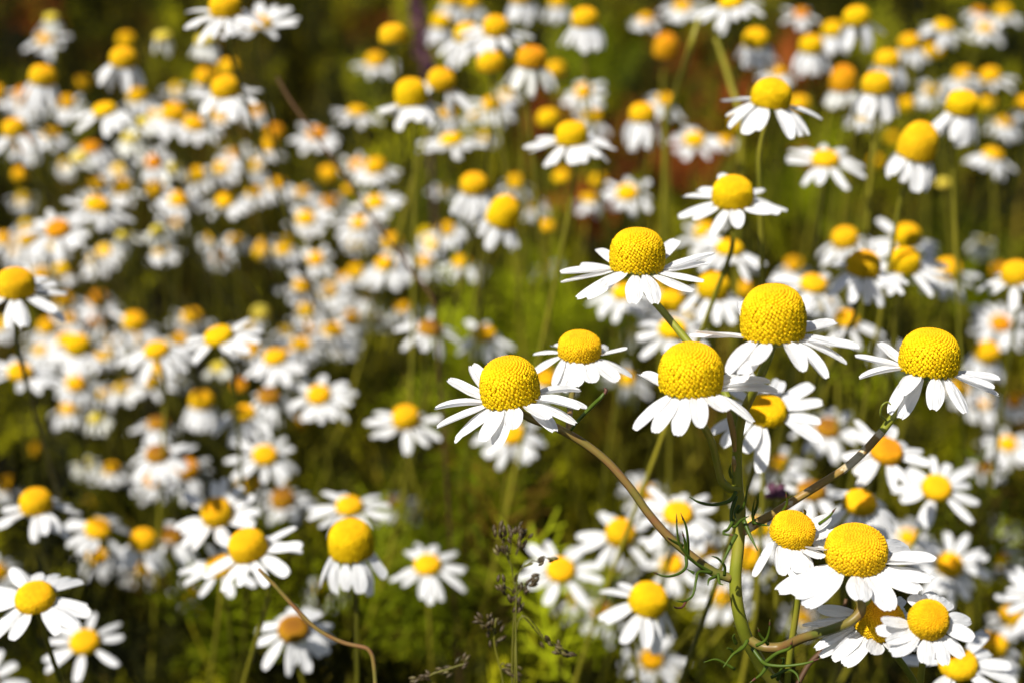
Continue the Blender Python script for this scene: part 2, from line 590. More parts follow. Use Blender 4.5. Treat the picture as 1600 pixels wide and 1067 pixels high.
def frame(roll, face):
    a = Vector((0, -math.sin(R(face)), math.cos(R(face))))
    a = Matrix.Rotation(-R(roll), 3, CZ) @ a
    e1 = (CX - a * CX.dot(a)).normalized()
    e2 = a.cross(e1)
    return e1, e2, a


def mat_cols(x, y, z, loc):
    m = Matrix(((x.x, y.x, z.x, loc.x), (x.y, y.y, z.y, loc.y), (x.z, y.z, z.z, loc.z), (0, 0, 0, 1)))
    return m


def petal_mat4(B, d, n_hint, L, W):
    n = (n_hint - d * n_hint.dot(d))
    n = n.normalized() if n.length > 1e-5 else d.orthogonal().normalized()
    s = n.cross(d)
    return mat_cols(d * L, s * W, n * L, B)


def rim_petals(C, e1, e2, a, Rr, entries, Lpx, D, wk=1.0):
    """entries (phi, tipx, tipy, apparent width px): petals whose tips are seen at those pixels"""
    out = []
    for e in entries:
        phi, tx, ty, wpx = e[:4]
        rad = e1 * math.cos(R(phi)) + e2 * math.sin(R(phi))
        B = C + rad * Rr * 0.86 + a * 0.0002 * random.uniform(-1, 1)
        db = -(B - CAM).dot(CZ)
        T0 = at(tx, ty, db)
        l2 = (T0 - B).length
        Lr = Lpx / F * D
        dep = 0.0
        if l2 < Lr:
            dep = math.sqrt(Lr * Lr - l2 * l2) * 0.85 * (1 if math.sin(R(phi)) < 0.05 else -1)
        T = at(tx, ty, db - dep)
        d = (T - B); L = d.length; d.normalize()
        n = (a + rad * 0.25).normalized()
        n2 = (n - d * n.dot(d)).normalized()
        vis = max(0.55, abs(n2.dot(CZ)))
        W = min(29, max(14, wpx / vis)) / F * D * 1.05 * wk
        out.append(petal_mat4(B, d, n, L * 1.03, W))
    return out


# ---------------------------------------------------------------- the flowers seen one by one
# x y width kind petals roll face tone | label | short phrase used to point at its neighbours
RREAL = {'f': 0.0037, 'd': 0.0040, 't': 0.0044, 'c': 0.0042, 'h': 0.0044}
DATA = open_data = '''
352 8 56 d s -5 5 g | blurred domed bloom cut by the top edge, with a flat bloom overlapping its right | the domed bloom cut by the top edge at left
404 34 46 f u 5 12 g | white bloom with low golden disc near the top edge, petals fanned to the right | the fanned white bloom near the top edge
254 56 30 f h 0 10 p
320 62 34 f h 0 10 p
80 27 26 f h 0 0 p
71 60 30 f o 0 10 g
67 118 46 d h 15 5 g | large blurred golden dome near the left edge, petals hanging to the right | the large golden dome at upper left
129 129 28 d n 0 0 g
197 62 30 d n 0 0 y
193 90 46 d h 10 5 g | golden dome with a skirt of pale petals, below a small bare dome at upper left | the skirted golden dome at upper left
322 120 38 d h 0 5 g
358 105 36 d n 0 5 g
352 136 50 d s -5 8 g | golden dome with white petals swept right, lowest of three domes huddled together | the swept dome of the huddled three
272 176 42 d d 5 8 g
304 192 38 f o 25 20 g | tilted white bloom facing left below the three huddled domes | the tilted bloom below the three huddled domes
163 170 42 f d 0 10 y
214 150 32 d d 0 10 y
38 148 36 d d 0 5 o
-8 146 36 d o 0 10 g
22 200 42 d d 0 5 g
38 225 30 d d 10 5 o
80 208 30 f d 0 10 g
105 160 28 d d 0 5 g
142 230 34 f d 0 10 o
240 253 28 f o 0 45 o | small open bloom facing the viewer with a deep orange centre, in the left drift | the open bloom with deep orange centre
270 262 24 f d 0 20 p
307 274 34 d d 0 5 y
32 272 28 d n 0 5 g
124 245 30 f d 0 10 p
204 214 30 f d 0 10 p
225 190 28 f d 0 10 p
150 288 32 d d 0 0 g
190 291 36 d s 0 5 g
153 318 42 f o 10 15 g | white bloom with broad petals spread right, halfway up the left drift | the broad-petalled bloom in the left drift
244 296 30 d n 0 5 g
280 310 36 f o 0 12 g | flat white bloom with straight level petals in the left drift | the level-petalled bloom in the left drift
345 262 30 f o 0 10 y
352 312 36 f d 0 15 y
429 206 32 d n 0 5 o
420 229 28 d d 0 5 g
403 259 26 d h 0 5 y
433 287 30 f d 0 10 g
397 300 26 f d 0 10 g
474 300 26 f o 0 15 g
478 340 34 f o 0 25 y
495 208 34 f o 0 10 o | bloom with wide white petals to both sides, crossed by the dark diagonal stem | the wide bloom crossed by the diagonal stem
90 356 42 f o 0 15 o | big white bloom with small orange centre at the left, above the large cut-off dome | the big white bloom with orange centre
45 371 36 d d 0 5 g
30 388 30 d d 0 5 g
5 372 30 f o 0 10 g
247 360 28 f d 0 15 p
193 367 26 f d 0 15 p
275 347 20 f d 0 10 g
330 371 22 f d 0 10 y
367 375 26 f d 0 10 y
251 390 26 f d 0 15 y
343 401 20 f o 0 50 o | small pale open bloom with tiny orange centre facing the viewer | the pale open bloom with tiny centre
408 394 28 d n 0 5 y
442 390 30 f d 0 10 y
493 404 28 f o 0 35 g | round white open bloom with golden centre, left of the dark diagonal stem | the round open bloom by the diagonal stem
614 54 48 d n 0 0 g | bare golden ball near the top edge, left of the purple stalk | the bare golden ball near the purple stalk
587 94 34 d s 0 5 g
642 146 56 t d 0 0 y | tall golden dome with white petals swept back to the left, against dark green | the swept-petalled tall dome against dark green
690 124 48 d d 20 5 g
559 173 34 f s 15 5 g
690 34 36 d h 0 5 y
730 52 46 d h 0 5 y
775 41 46 d s 8 8 g | golden dome over level white petals near the top edge, above a bare dome | the level-petalled dome near the top edge
767 97 48 d n 0 5 g
831 90 52 d h 0 0 o
868 108 34 d n 0 5 g
735 4 30 d h 0 5 y
704 0 30 d h 0 5 y
705 217 40 f o 0 12 y | bloom with low yellow centre and petals to both sides, under the swept tall dome | the low bloom under the swept tall dome
700 176 32 f d 0 10 g
769 161 34 f s 0 10 g
857 184 40 d n 0 5 y
893 209 56 d s -5 5 y | well-formed dome with one broad white petal hanging in front, upper centre | the dome with a broad front petal at upper centre
587 260 36 d s 0 5 g | golden dome with two short side petals in front of black shade | the dome in front of black shade
512 272 34 d n 0 5 g
516 315 30 f d 0 10 o
542 296 24 f n 0 5 g
586 315 34 f o 0 10 y
563 347 34 f d 0 10 g
741 287 48 d h 0 5 g
805 285 30 d d 0 5 y
788 331 56 c h 18 0 y | tall leaning yellow cone with a skirt of hanging petals, left of centre top | the tall leaning cone
698 358 28 d o 0 5 y
854 352 28 f n 0 5 g
612 378 34 d d 0 5 g
876 277 28 f n 0 5 y
914 28 46 d h 0 0 g | tall golden dome with a pale hanging skirt at the top edge, right of centre | the golden dome with pale skirt at the top
872 3 30 d h 0 5 y
815 -8 40 d h 0 5 g
1067 9 32 f o 0 10 g
1142 3 42 f d 0 10 y
1041 72 42 c n 0 0 o | aged orange cone without petals beside a jointed stem near the top | the aged orange cone beside the jointed stem
912 142 32 f s -15 35 g | small white bloom turned to the left above the broad-petalled dome | the small bloom turned left
926 183 32 d d 20 5 y
1004 177 46 d h 0 0 g | round golden ball on a pale withered skirt, upper right of centre | the golden ball on a withered skirt
1041 156 34 f d 10 10 g
1085 217 36 f o 0 10 y
1133 219 28 f o 0 10 g
1157 192 34 d n 0 5 y
980 300 38 f o 0 15 y | open bloom with yellow centre behind the topmost sharp bloom, upper centre | the open bloom at upper centre
920 310 28 f d 0 10 y
935 282 28 d n 0 5 y
881 273 26 d n 0 5 y
1145 300 66 d s 0 8 y | large soft dome with petals spread low left and right, above the sharp blooms | the large soft dome above the sharp blooms
1181 60 44 d h 0 0 y | round yellow dome with closed white skirt near the top, right half | the round dome with closed skirt
1268 70 42 d h 0 0 y | yellow dome with narrow closed skirt, lower left of two touching domes at the top | the dome with narrow closed skirt
1302 46 38 d h 0 0 y
1338 26 46 d h -8 0 y | yellow dome highest of the three stepped domes at the upper right | the highest of three stepped domes
1206 147 64 d d 12 5 y | big yellow dome with petals dangling apart in front, upper right | the big dome with dangling petals
1215 112 28 f d 0 10 g
1249 162 36 d n 0 5 g
1318 124 46 c h -6 0 o | orange-brown withered cone with pale hanging skirt at upper right | the orange-brown withered cone
1387 93 44 d h 0 0 g
1370 130 52 d h 0 0 g | broad golden dome with long pale skirt, right of the orange-brown cone | the broad golden dome with pale skirt
1421 66 36 d h 0 0 g
1459 80 36 d n 0 0 g
1351 180 28 f d 0 10 y
1418 163 28 d n 0 5 y
1475 40 34 f d 20 10 y
1530 18 24 f d 0 10 o
1567 18 30 d d 0 5 y
1540 43 30 f s 15 15 g
1505 117 32 d d 0 5 g
1547 118 36 d o 0 5 g
1456 141 26 f d 0 30 y
1543 162 28 d n 0 5 y
1504 161 56 d h 0 5 y | golden dome with four broad white petals hanging like a skirt, right edge side | the dome with broad hanging petals at right
1436 222 62 c h 12 0 g | very large bare golden egg-shaped dome over a withered skirt, upper right | the large egg-shaped dome
1602 163 36 d h 0 5 g
1570 189 30 f d 0 10 g
1552 240 36 f d 15 10 g
1473 285 24 f n 0 10 p
1290 247 48 f o 0 15 g | neat white bloom with flat golden disc and separate level petals, upper right | the neat flat bloom at upper right
1369 252 22 d n 0 5 y
1396 216 22 d n 0 5 y
1103 362 40 d s 0 5 y
1140 386 48 f s 5 10 y
1320 371 46 d s -8 8 g
1417 367 48 d s 0 8 y | upper of two stacked yellow domes above the rightmost sharp bloom | the upper stacked dome
1413 407 56 d s 0 8 y | lower of two stacked yellow domes, white petals reaching right | the lower stacked dome
1350 412 58 d d 8 5 g
1482 420 46 d d 8 8 g
1272 442 48 f s 5 15 g
1322 497 46 f s 5 10 g
1536 378 22 f d 0 15 p
1588 426 52 d s -5 5 g | soft golden dome cut by the right edge, petals spread left | the dome cut by the right edge
1561 422 28 d n 0 5 o
1564 504 36 f o 0 30 o
1543 549 44 d h 15 10 g
1115 446 56 d d 0 8 y | large soft yellow dome between the two upper sharp blooms | the soft dome between the upper sharp blooms
1165 451 30 d n 0 5 g
1048 470 48 d d 0 8 y
1051 512 50 f s 0 15 y | yellow bloom behind the slanting green branch of the topmost sharp bloom | the bloom behind the slanting branch
977 455 46 f s -5 10 y
992 521 20 f d 0 20 p
696 361 28 d d 0 5 y
665 408 28 f s 0 15 g
720 408 34 f d 0 12 g
672 511 42 f s 15 12 b | brownish gold bloom with white petals bent to the right, centre left | the brownish bloom with petals bent right
756 520 40 f d 0 5 g | small white bloom with low golden cap and drooping petals, left of centre | the small capped bloom left of centre
980 591 34 f s 10 15 y
800 676 44 f s 0 15 g
854 589 40 f d 0 10 g
562 349 32 f d 0 10 g
602 411 36 f d -10 15 g
612 376 30 d n 0 5 o
474 445 34 f s 10 15 g
538 433 24 f d 0 15 g
479 484 34 d d 0 5 y
407 489 32 d n 0 5 p | greenish yellow bud without petals in the dark gap left of centre | the greenish bud in the dark gap
575 460 26 f d 0 10 b
585 494 24 f d 0 10 y
628 479 26 f d 0 10 g
520 514 36 f o 12 15 g
471 536 36 f s 12 15 g
430 556 42 f d 0 12 g | domed bloom with bright spread petals in the middle of the left cluster | the domed bloom in the middle left cluster
498 615 42 f o 0 30 g | round white open bloom right of a brown-centred one, left of centre | the round open bloom left of centre
420 617 40 f d 0 15 b
467 661 30 d n 0 5 g
634 650 48 d s 0 10 g | white bloom with tall golden centre left of the sharp blooms | the tall-centred bloom left of the sharp ones
24 442 62 d s 8 6 g | large tall golden dome at the left edge, white petals sweeping right | the large dome at the left edge
154 467 34 d d 0 5 o
161 501 28 d d 0 5 o
107 497 26 f s 0 15 g
75 510 34 d d 0 5 g
122 538 44 d d 0 8 y
64 546 28 f s 0 10 y
32 579 44 f o 10 15 g | flat white bloom with golden centre and broad petals to the right, left edge | the flat bloom at the left edge
176 531 26 f d 0 10 y
210 502 40 d d 10 5 g
210 530 36 d d 0 5 y
244 545 44 f d 0 12 g | golden-centred bloom with a full skirt of short petals in the left cluster | the full-skirted bloom in the left cluster
300 495 34 d s 0 5 g
279 529 32 f s 0 10 g
341 523 52 f o -18 12 y | tilted bloom with a long oval yellow disc in the left cluster | the tilted oval-disced bloom
392 544 34 f s -10 10 g
341 572 26 f d 0 10 p
276 592 22 f d 0 10 p
315 624 42 d h 0 5 g | bare golden ball with few pale petals beside a drooping white bloom, left | the golden ball beside a drooping bloom
381 643 42 f d 0 10 g | white bloom with drooping petals set apart like a fan, right of the golden ball | the fan-drooping bloom
375 600 28 f n 0 5 o
165 613 28 f s 0 10 y
107 637 34 f d 0 10 g
150 652 26 f d 0 10 p
247 660 38 f d 0 10 b
246 707 42 f s 10 15 b | brown-orange centred bloom with soft grey-white petals, left | the brown-orange bloom at left
292 731 42 d d 5 5 o
414 709 44 f s 5 25 g | white bloom with doubled petals to the right, above a brownish bloom, lower left | the doubled-petalled bloom
56 701 24 d n 0 5 g
448 746 24 f n 0 5 y
133 724 22 f s 0 5 p
174 731 32 f s 0 10 g
11 757 32 d s 0 5 g
56 782 56 d d 0 5 g | golden dome with ragged drooping petals near the left edge, lower left | the ragged dome near the left edge
154 824 46 f s 20 15 g
152 868 34 f d 5 15 g
224 842 46 d d 10 5 g
266 836 42 f d 0 10 b
222 888 30 f d 0 10 y
338 798 54 d u 0 20 g | golden ball with white petals raised behind it, lower left | the golden ball with raised petals
442 778 42 d o 0 10 b | brownish dome with petals to left and right under the doubled-petalled bloom | the brownish dome at lower left
546 788 48 f o 5 12 g | white bloom right behind the tall yellow dome with hanging petals, lower left | the white bloom behind the skirted dome
548 843 72 t h -4 5 y | tall yellow dome with long white petals hanging like a skirt, lower left | the tall skirted yellow dome
386 850 62 d s -14 8 g | tilted golden bloom with separate long petals spread wide, lower left | the tilted wide-spread bloom
344 882 50 f o 0 12 g
296 924 32 f s -10 10 g
508 918 36 f o 0 34 g
458 980 54 f d 0 20 b | brown shaded bloom with greyish petals near the bottom edge, left | the brown shaded bloom
54 930 64 f o 0 16 g | large flat white bloom with golden disc and straight petals, lower left corner | the large flat bloom at lower left
132 1000 52 f o 0 18 g | white bloom with many even petals near the bottom left corner | the even-petalled bloom at bottom left
-6 892 40 f o 0 15 g
-26 1066 50 f o 0 30 g
354 1004 18 d n 0 5 p
266 990 16 d n 0 5 p
140 784 24 d n 0 5 y
620 786 32 f s 0 10 o
668 880 48 f o 0 12 g | white bloom with low golden dome alone among stems, bottom centre left | the lone white bloom left of the grass heads
766 818 22 d n 0 5 y
876 888 50 f o 0 32 g | open white bloom with petals all round, just right of the grass heads | the open bloom right of the grass heads
970 830 52 d s 12 18 g
1060 800 52 f o 0 25 g | large white soft bloom behind the left branch of the sharp plant, lower centre | the large soft bloom behind the left branch
956 892 32 f s 0 10 g
942 953 40 f d 0 25 b | small brown-gold bloom with narrow petals left of a big dome, lower centre | the brown-gold bloom at lower centre
1014 934 62 d d 15 5 y | big round yellow dome with petals drooping right, lower centre | the big round dome at lower centre
1018 1029 42 f o 0 20 g | white bloom with golden centre at the bottom edge, crossed by a thin stem | the bloom at the bottom edge centre
1050 880 42 f s 0 15 g
1168 870 50 d d 10 8 g
1184 822 46 f s 0 15 y
1198 638 66 f o 0 20 y | large soft white bloom with yellow dome right behind the upright main stem | the large soft bloom behind the main stem
1294 666 44 f o 0 25 b
1386 702 58 f o 15 25 o | orange tilted bloom with a brown hollow in its disc, right of centre | the orange hollow-disced bloom
1268 764 50 f s 0 10 b
1344 782 58 f d 0 18 g | half-sharp bloom with golden cap and eight separate drooping petals, lower right | the half-sharp capped bloom
1464 760 52 f o 0 28 g | open white bloom with golden disc at the lower right, petals in all directions | the open bloom at lower right
1484 880 48 f o 0 30 g | round white bloom with neat golden disc right of the broad low-domed sharp bloom | the round bloom right of the sharp low dome
1498 1034 62 f s 0 20 g | soft golden bloom below the small sharp round bloom at the bottom right | the soft bloom at the bottom right
1552 1006 50 d d 5 8 g
1580 962 40 d s 0 8 g
1632 930 52 f o 0 18 g
1596 736 24 d n 0 5 g
1540 728 28 f s 0 15 b
1572 816 24 f s 0 15 p
1130 932 38 f s 0 15 g
1215 722 40 f s 0 15 g
1105 862 38 f o 5 20 y
1255 962 32 f s 0 15 g
1575 692 34 f o 0 20 g
1500 606 34 f s 5 15 g
1420 838 36 f o 0 20 g
1562 872 34 f s 0 15 y
1008 768 34 f s 0 20 g
905 935 34 f o 5 20 g
1534 628 32 f s 0 15 g
1585 625 28 f d 0 15 o
'''
LEN = {'f': 2.32, 'd': 2.1, 't': 1.6, 'c': 1.5, 'h': 1.8}
DROOP = {'o': (4, 9), 's': (12, 12), 'd': (29, 13), 'h': (64, 10), 'u': (-14, 12)}
FL = []
for line in DATA.strip().splitlines():
    p = [q.strip() for q in line.split('|')]
    a = p[0].split()
    FL.append(dict(x=float(a[0]), y=float(a[1]), w=float(a[2]), k=a[3], p=a[4], roll=float(a[5]), face=float(a[6]), tone=a[7],
                   label=p[1] if len(p) > 1 else None, short=p[2] if len(p) > 2 else None))
# smaller blooms further back that thicken the left drift
rf = random.Random(21)
tries = 0
while sum(1 for f in FL if f.get('far')) < 62 and tries < 40000:
    tries += 1
    u = rf.random()
    x = rf.uniform(-15, 700); y = rf.uniform(110, 900)
    if rf.random() < 0.25:
        x = rf.uniform(420, 700) if rf.random() < 0.5 else x
    if rf.random() < 0.16:
        x = rf.uniform(730, 1590); y = rf.uniform(5, 640)
    # the dark gaps of the photograph stay open
    if 420 < x < 700 and y < 240: continue
    if 140 < x < 470 and 420 < y < 490: continue
    if x < 330 and y < 150 - 0.15 * x: continue
    if 590 < x < 690 and 180 < y < 330: continue
    if 640 < x < 1010 and 430 < y < 800: continue
    if 400 < x < 700 and y > 560: continue
    if x > 1000 and y > 560: continue
    if 900 < x < 1130 and 40 < y < 200: continue
    if y < 360 and rf.random() < 0.3: continue
    if x < 330 and 625 < y < 745: continue
    if x < 420 and y > 760: continue
    if 250 < x < 420 and 380 < y < 500: continue
    if y > 640 and any(abs(f['x'] - x) < 30 and abs(f['y'] - y) < 26 for f in FL): continue
    if 560 < x < 720 and 430 < y < 600: continue
    if any(abs(f['x'] - x) < 17 and abs(f['y'] - y) < 13 for f in FL): continue
    FL.append(dict(x=x, y=y, w=rf.uniform(20, 29) + max(0, (y - 330) * 0.03), k=rf.choice('ffd'), p=rf.choice('ossdd'), roll=rf.uniform(-15, 15), face=rf.uniform(0, 30),
                   tone=rf.choice('ggggyyyo'), label=None, short=None, far=True))

# ---- labels for the rest: how it looks, and where it stands from the nearest bloom that has a name
FL = [f for f in FL if not f.get('far')] + sorted([f for f in FL if f.get('far')], key=lambda f: -f['w'])
N_SINGLE = 300
land = [f for f in FL if f['short']]
used = {}
for f in FL[:N_SINGLE]:
    if f['label']:
        continue
    look = {'y': 'yellow', 'g': 'golden', 'o': 'orange', 'b': 'brownish', 'p': 'pale'}[f['tone']]
    if f['p'] == 'n':
        what = 'small %s bud' % look if f['w'] < 36 else 'bare %s dome' % look
    elif f['p'] == 'h':
        what = '%s bloom with hanging petals' % look
    elif f['p'] == 'd':
        what = '%s drooping bloom' % look
    else:
        what = '%s open bloom' % look
    if f['w'] < 30 and 'small' not in what:
        what = 'tiny ' + what
    best = None
    for l in sorted(land, key=lambda l: (l['x'] - f['x']) ** 2 + 1.5 * (l['y'] - f['y']) ** 2)[:14]:
        dx, dy = f['x'] - l['x'], f['y'] - l['y']
        dist = math.hypot(dx, dy)
        if abs(dx) > 2.2 * abs(dy): pos = 'right of' if dx > 0 else 'left of'
        elif abs(dy) > 2.2 * abs(dx): pos = 'below' if dy > 0 else 'above'
        else: pos = ('lower ' if dy > 0 else 'upper ') + ('right of' if dx > 0 else 'left of')
        step = 'just ' if dist < 50 else ('' if dist < 90 else 'further ' if dist < 150 else 'well ')
        lab = '%s %s%s %s' % (what, step, pos, l['short'])
        if lab not in used and len(lab.split()) <= 16:
            best = lab
            break
    if best is None:
        best = '%s in the crowded far drift' % what
    used[best] = 1
    f['label'] = best
for f in FL[:N_SINGLE]:
    if len(f['label'].replace('-', ' ').split()) > 16: print('LONG', f['x'], f['y'], f['label'])


# where each head stands, so that the leaf cover stays below the blooms around it
for idx, f in enumerate(FL):
    rnd = random.Random(1000 + idx)
    k = f['k']
    real = RREAL[k] * (0.86 if f['w'] < 30 else 1.0) * rnd.uniform(0.97, 1.03)
    if f['tone'] == 'p': real *= 0.85
    f['D'] = 2 * real * F / f['w']
    f['real'] = real * (0.88 if f['w'] < 60 else 0.95)
    f['C'] = at(f['x'], f['y'], f['D'])
HP = np.array([f['C'] for f in FL])


def cap(x, y):
    """height of the leaf cover: a little below the lowest bloom standing near or just behind"""
    sh = x.shape
    X, Y = x.ravel(), y.ravel()
    out = np.full(X.shape, 0.225)
    for hx, hy, hz in HP:
        m = (np.abs(X - hx) < 0.024) & (Y < hy + 0.03) & (Y > hy - 0.11)
        lim = hz - 0.022 + (hy - Y[m]).clip(0) * 0.33
        out[m] = np.minimum(out[m], lim)
    return out.clip(0.02, 0.23).reshape(sh)


build_foliage('shade_tone_foliage', 9000, gm_shade_tone, (0.04, 0.085), lambda x, y: rng.uniform(0, 1, x.shape) * cap(x, y) * (0.4 + 0.6 * clump(x, y)),
              'feathery foliage coloured dark for the shade between the stems', 'foliage', 10)
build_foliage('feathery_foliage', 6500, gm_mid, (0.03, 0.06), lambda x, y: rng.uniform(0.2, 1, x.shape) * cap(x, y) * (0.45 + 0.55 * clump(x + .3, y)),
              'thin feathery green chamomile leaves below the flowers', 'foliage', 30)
build_blades('grass', 3800, gm_grass, 0.10, 0.25, 0.0008, 'yellow-green grass blades and thin stems among the flowers', 'grass', keep=lambda x, y: (x > -0.12 * y) | (rng.uniform(0, 1, x.shape) < 0.35))


def build_patches(name, mat, spots, label, cat, size, seed, per=60):
    P = []
    for x, y, d, r in spots:
        c = np.array(at(x, y, d))
        P.append(c + rng.normal(0, 1, (per, 3)) * np.array([r, r * 1.2, r * 0.8]) / F * d)
    P = np.concatenate(P); P = P[(P[:, 2] > 0) & (P[:, 2] < cap(P[:, 0], P[:, 1]) + 0.03)]
    n = len(P)
    RM = rot_mats(n, 0.0, 1.2); S = rng.uniform(size[0], size[1], n)
    Vs, Qs, off = [], [], 0
    for k in range(3):
        V, Q = ribbon_leaf(seed + k, 6)
        idx = np.arange(k, n, 3)
        W = np.einsum('nij,vj->nvi', RM[idx], V * np.array([1, 1.2, 1])) * S[idx, None, None] + P[idx, None, :]
        q = Q[None] + (np.arange(len(idx)) * len(V))[:, None, None] + off
        Vs.append(W.reshape(-1, 3)); Qs.append(q.reshape(-1, 4)); off += len(idx) * len(V)
    o = link(name, np_mesh(name, np.concatenate(Vs), np.concatenate(Qs), mat, False))
    o['kind'] = 'stuff'; o['label'] = label; o['category'] = cat


build_patches('sunlit_tone_foliage', gm_sunlit_tone, [(850, 600, .6, 45), (930, 660, .6, 45), (680, 370, .9, 22), (875, 520, .7, 25), (720, 740, .55, 45), (880, 760, .55, 45), (560, 620, .6, 30), (960, 720, .5, 35),
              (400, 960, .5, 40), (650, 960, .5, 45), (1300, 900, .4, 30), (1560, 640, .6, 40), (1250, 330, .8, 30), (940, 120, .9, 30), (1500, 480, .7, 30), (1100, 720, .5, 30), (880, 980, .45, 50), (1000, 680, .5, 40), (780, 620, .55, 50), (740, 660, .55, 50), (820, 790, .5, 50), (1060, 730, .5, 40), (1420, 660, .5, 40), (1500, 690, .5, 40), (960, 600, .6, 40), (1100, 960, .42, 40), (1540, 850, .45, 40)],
              'leaf clumps coloured bright green as if sunlit between the stems', 'foliage', (0.02, 0.04), 50, 34)
build_patches('reddish_litter', gm_litter, [(1000, 330, .7, 16), (1180, 250, .7, 18), (1290, 300, .7, 16), (840, 230, .8, 18), (1480, 560, .55, 16), (20, 25, 1.3, 40), (60, 60, 1.2, 30), (1075, 290, .75, 22), (1165, 430, .6, 20), (785, 745, .6, 12), (1065, 130, .9, 30), (1090, 640, .6, 15), (1250, 120, .9, 20), (1040, 700, .55, 14), (1010, 250, .8, 18), (1130, 180, .8, 20), (560, 60, 1.2, 12), (930, 350, .8, 14)],
              'dry reddish-brown leaves showing in gaps of the green', 'dry leaves', (0.012, 0.028), 60, 22)

def gen_petals(C, e1, e2, a, Rr, k, pk, rnd, n=None, ls=1.0):
    mu, sg = DROOP[pk]
    n = n or rnd.choice([12, 13, 14, 15, 16])
    out = []
    ph0 = rnd.uniform(0, 360)
    for i in range(n):
        if rnd.random() < 0.09:
            continue
        phi = ph0 + 360 * i / n + rnd.uniform(-7, 7)
        dr = rnd.gauss(mu, sg * 1.05)
        if pk == 'u' : dr = mu + 12 * math.cos(R(phi - 200)) + rnd.uniform(-6, 6)
        rad = e1 * math.cos(R(phi)) + e2 * math.sin(R(phi))
        d = (rad * math.cos(R(dr)) - a * math.sin(R(dr)) + rad.cross(a) * rnd.uniform(-0.12, 0.12)).normalized()
        nh = a * math.cos(R(dr)) + rad * math.sin(R(dr))
        L = Rr * LEN[k] * rnd.uniform(0.76, 1.12) * ls
        W = min(Rr * rnd.uniform(0.56, 0.86), L * 0.5)
        out.append(petal_mat4(C + rad * Rr * 0.84, d, nh, L, W))
    return out


def stem_pts(HB, a, rnd, D, back=0.0):
    g = Vector((HB.x + rnd.gauss(0, 0.05) - a.x * 0.03, HB.y + (rnd.uniform(0.0, 0.06) if HB.y < .3 else rnd.uniform(0.03, 0.16)) + back, 0.0))
    p1 = HB - a * 0.010
    p2 = HB.lerp(g, 0.3) - a * 0.012 + Vector((rnd.uniform(-.004, .004), 0, 0))
    p3 = HB.lerp(g, 0.65) + Vector((rnd.uniform(-.02, .02), rnd.uniform(-.004, .008), 0))
    return [HB, p1, p2, p3, g - Vector((0, 0, 0.003))], g


GROUP = 'chamomile flowers standing in the field'
# low detail geometry for the smallest blooms beyond the first three hundred
SMALLM = ['petal_far', 'petal_far_cream', 'y', 'g', 'o', 'p', 'stem_dk']
small_V, small_F, small_I = [], [], []


def small_add(V, Fc, mat):
    o = len(small_V)
    small_V.extend([tuple(v) for v in V])
    small_F.extend([tuple(i + o for i in q) for q in Fc])
    small_I.extend([SMALLM.index(mat)] * len(Fc))


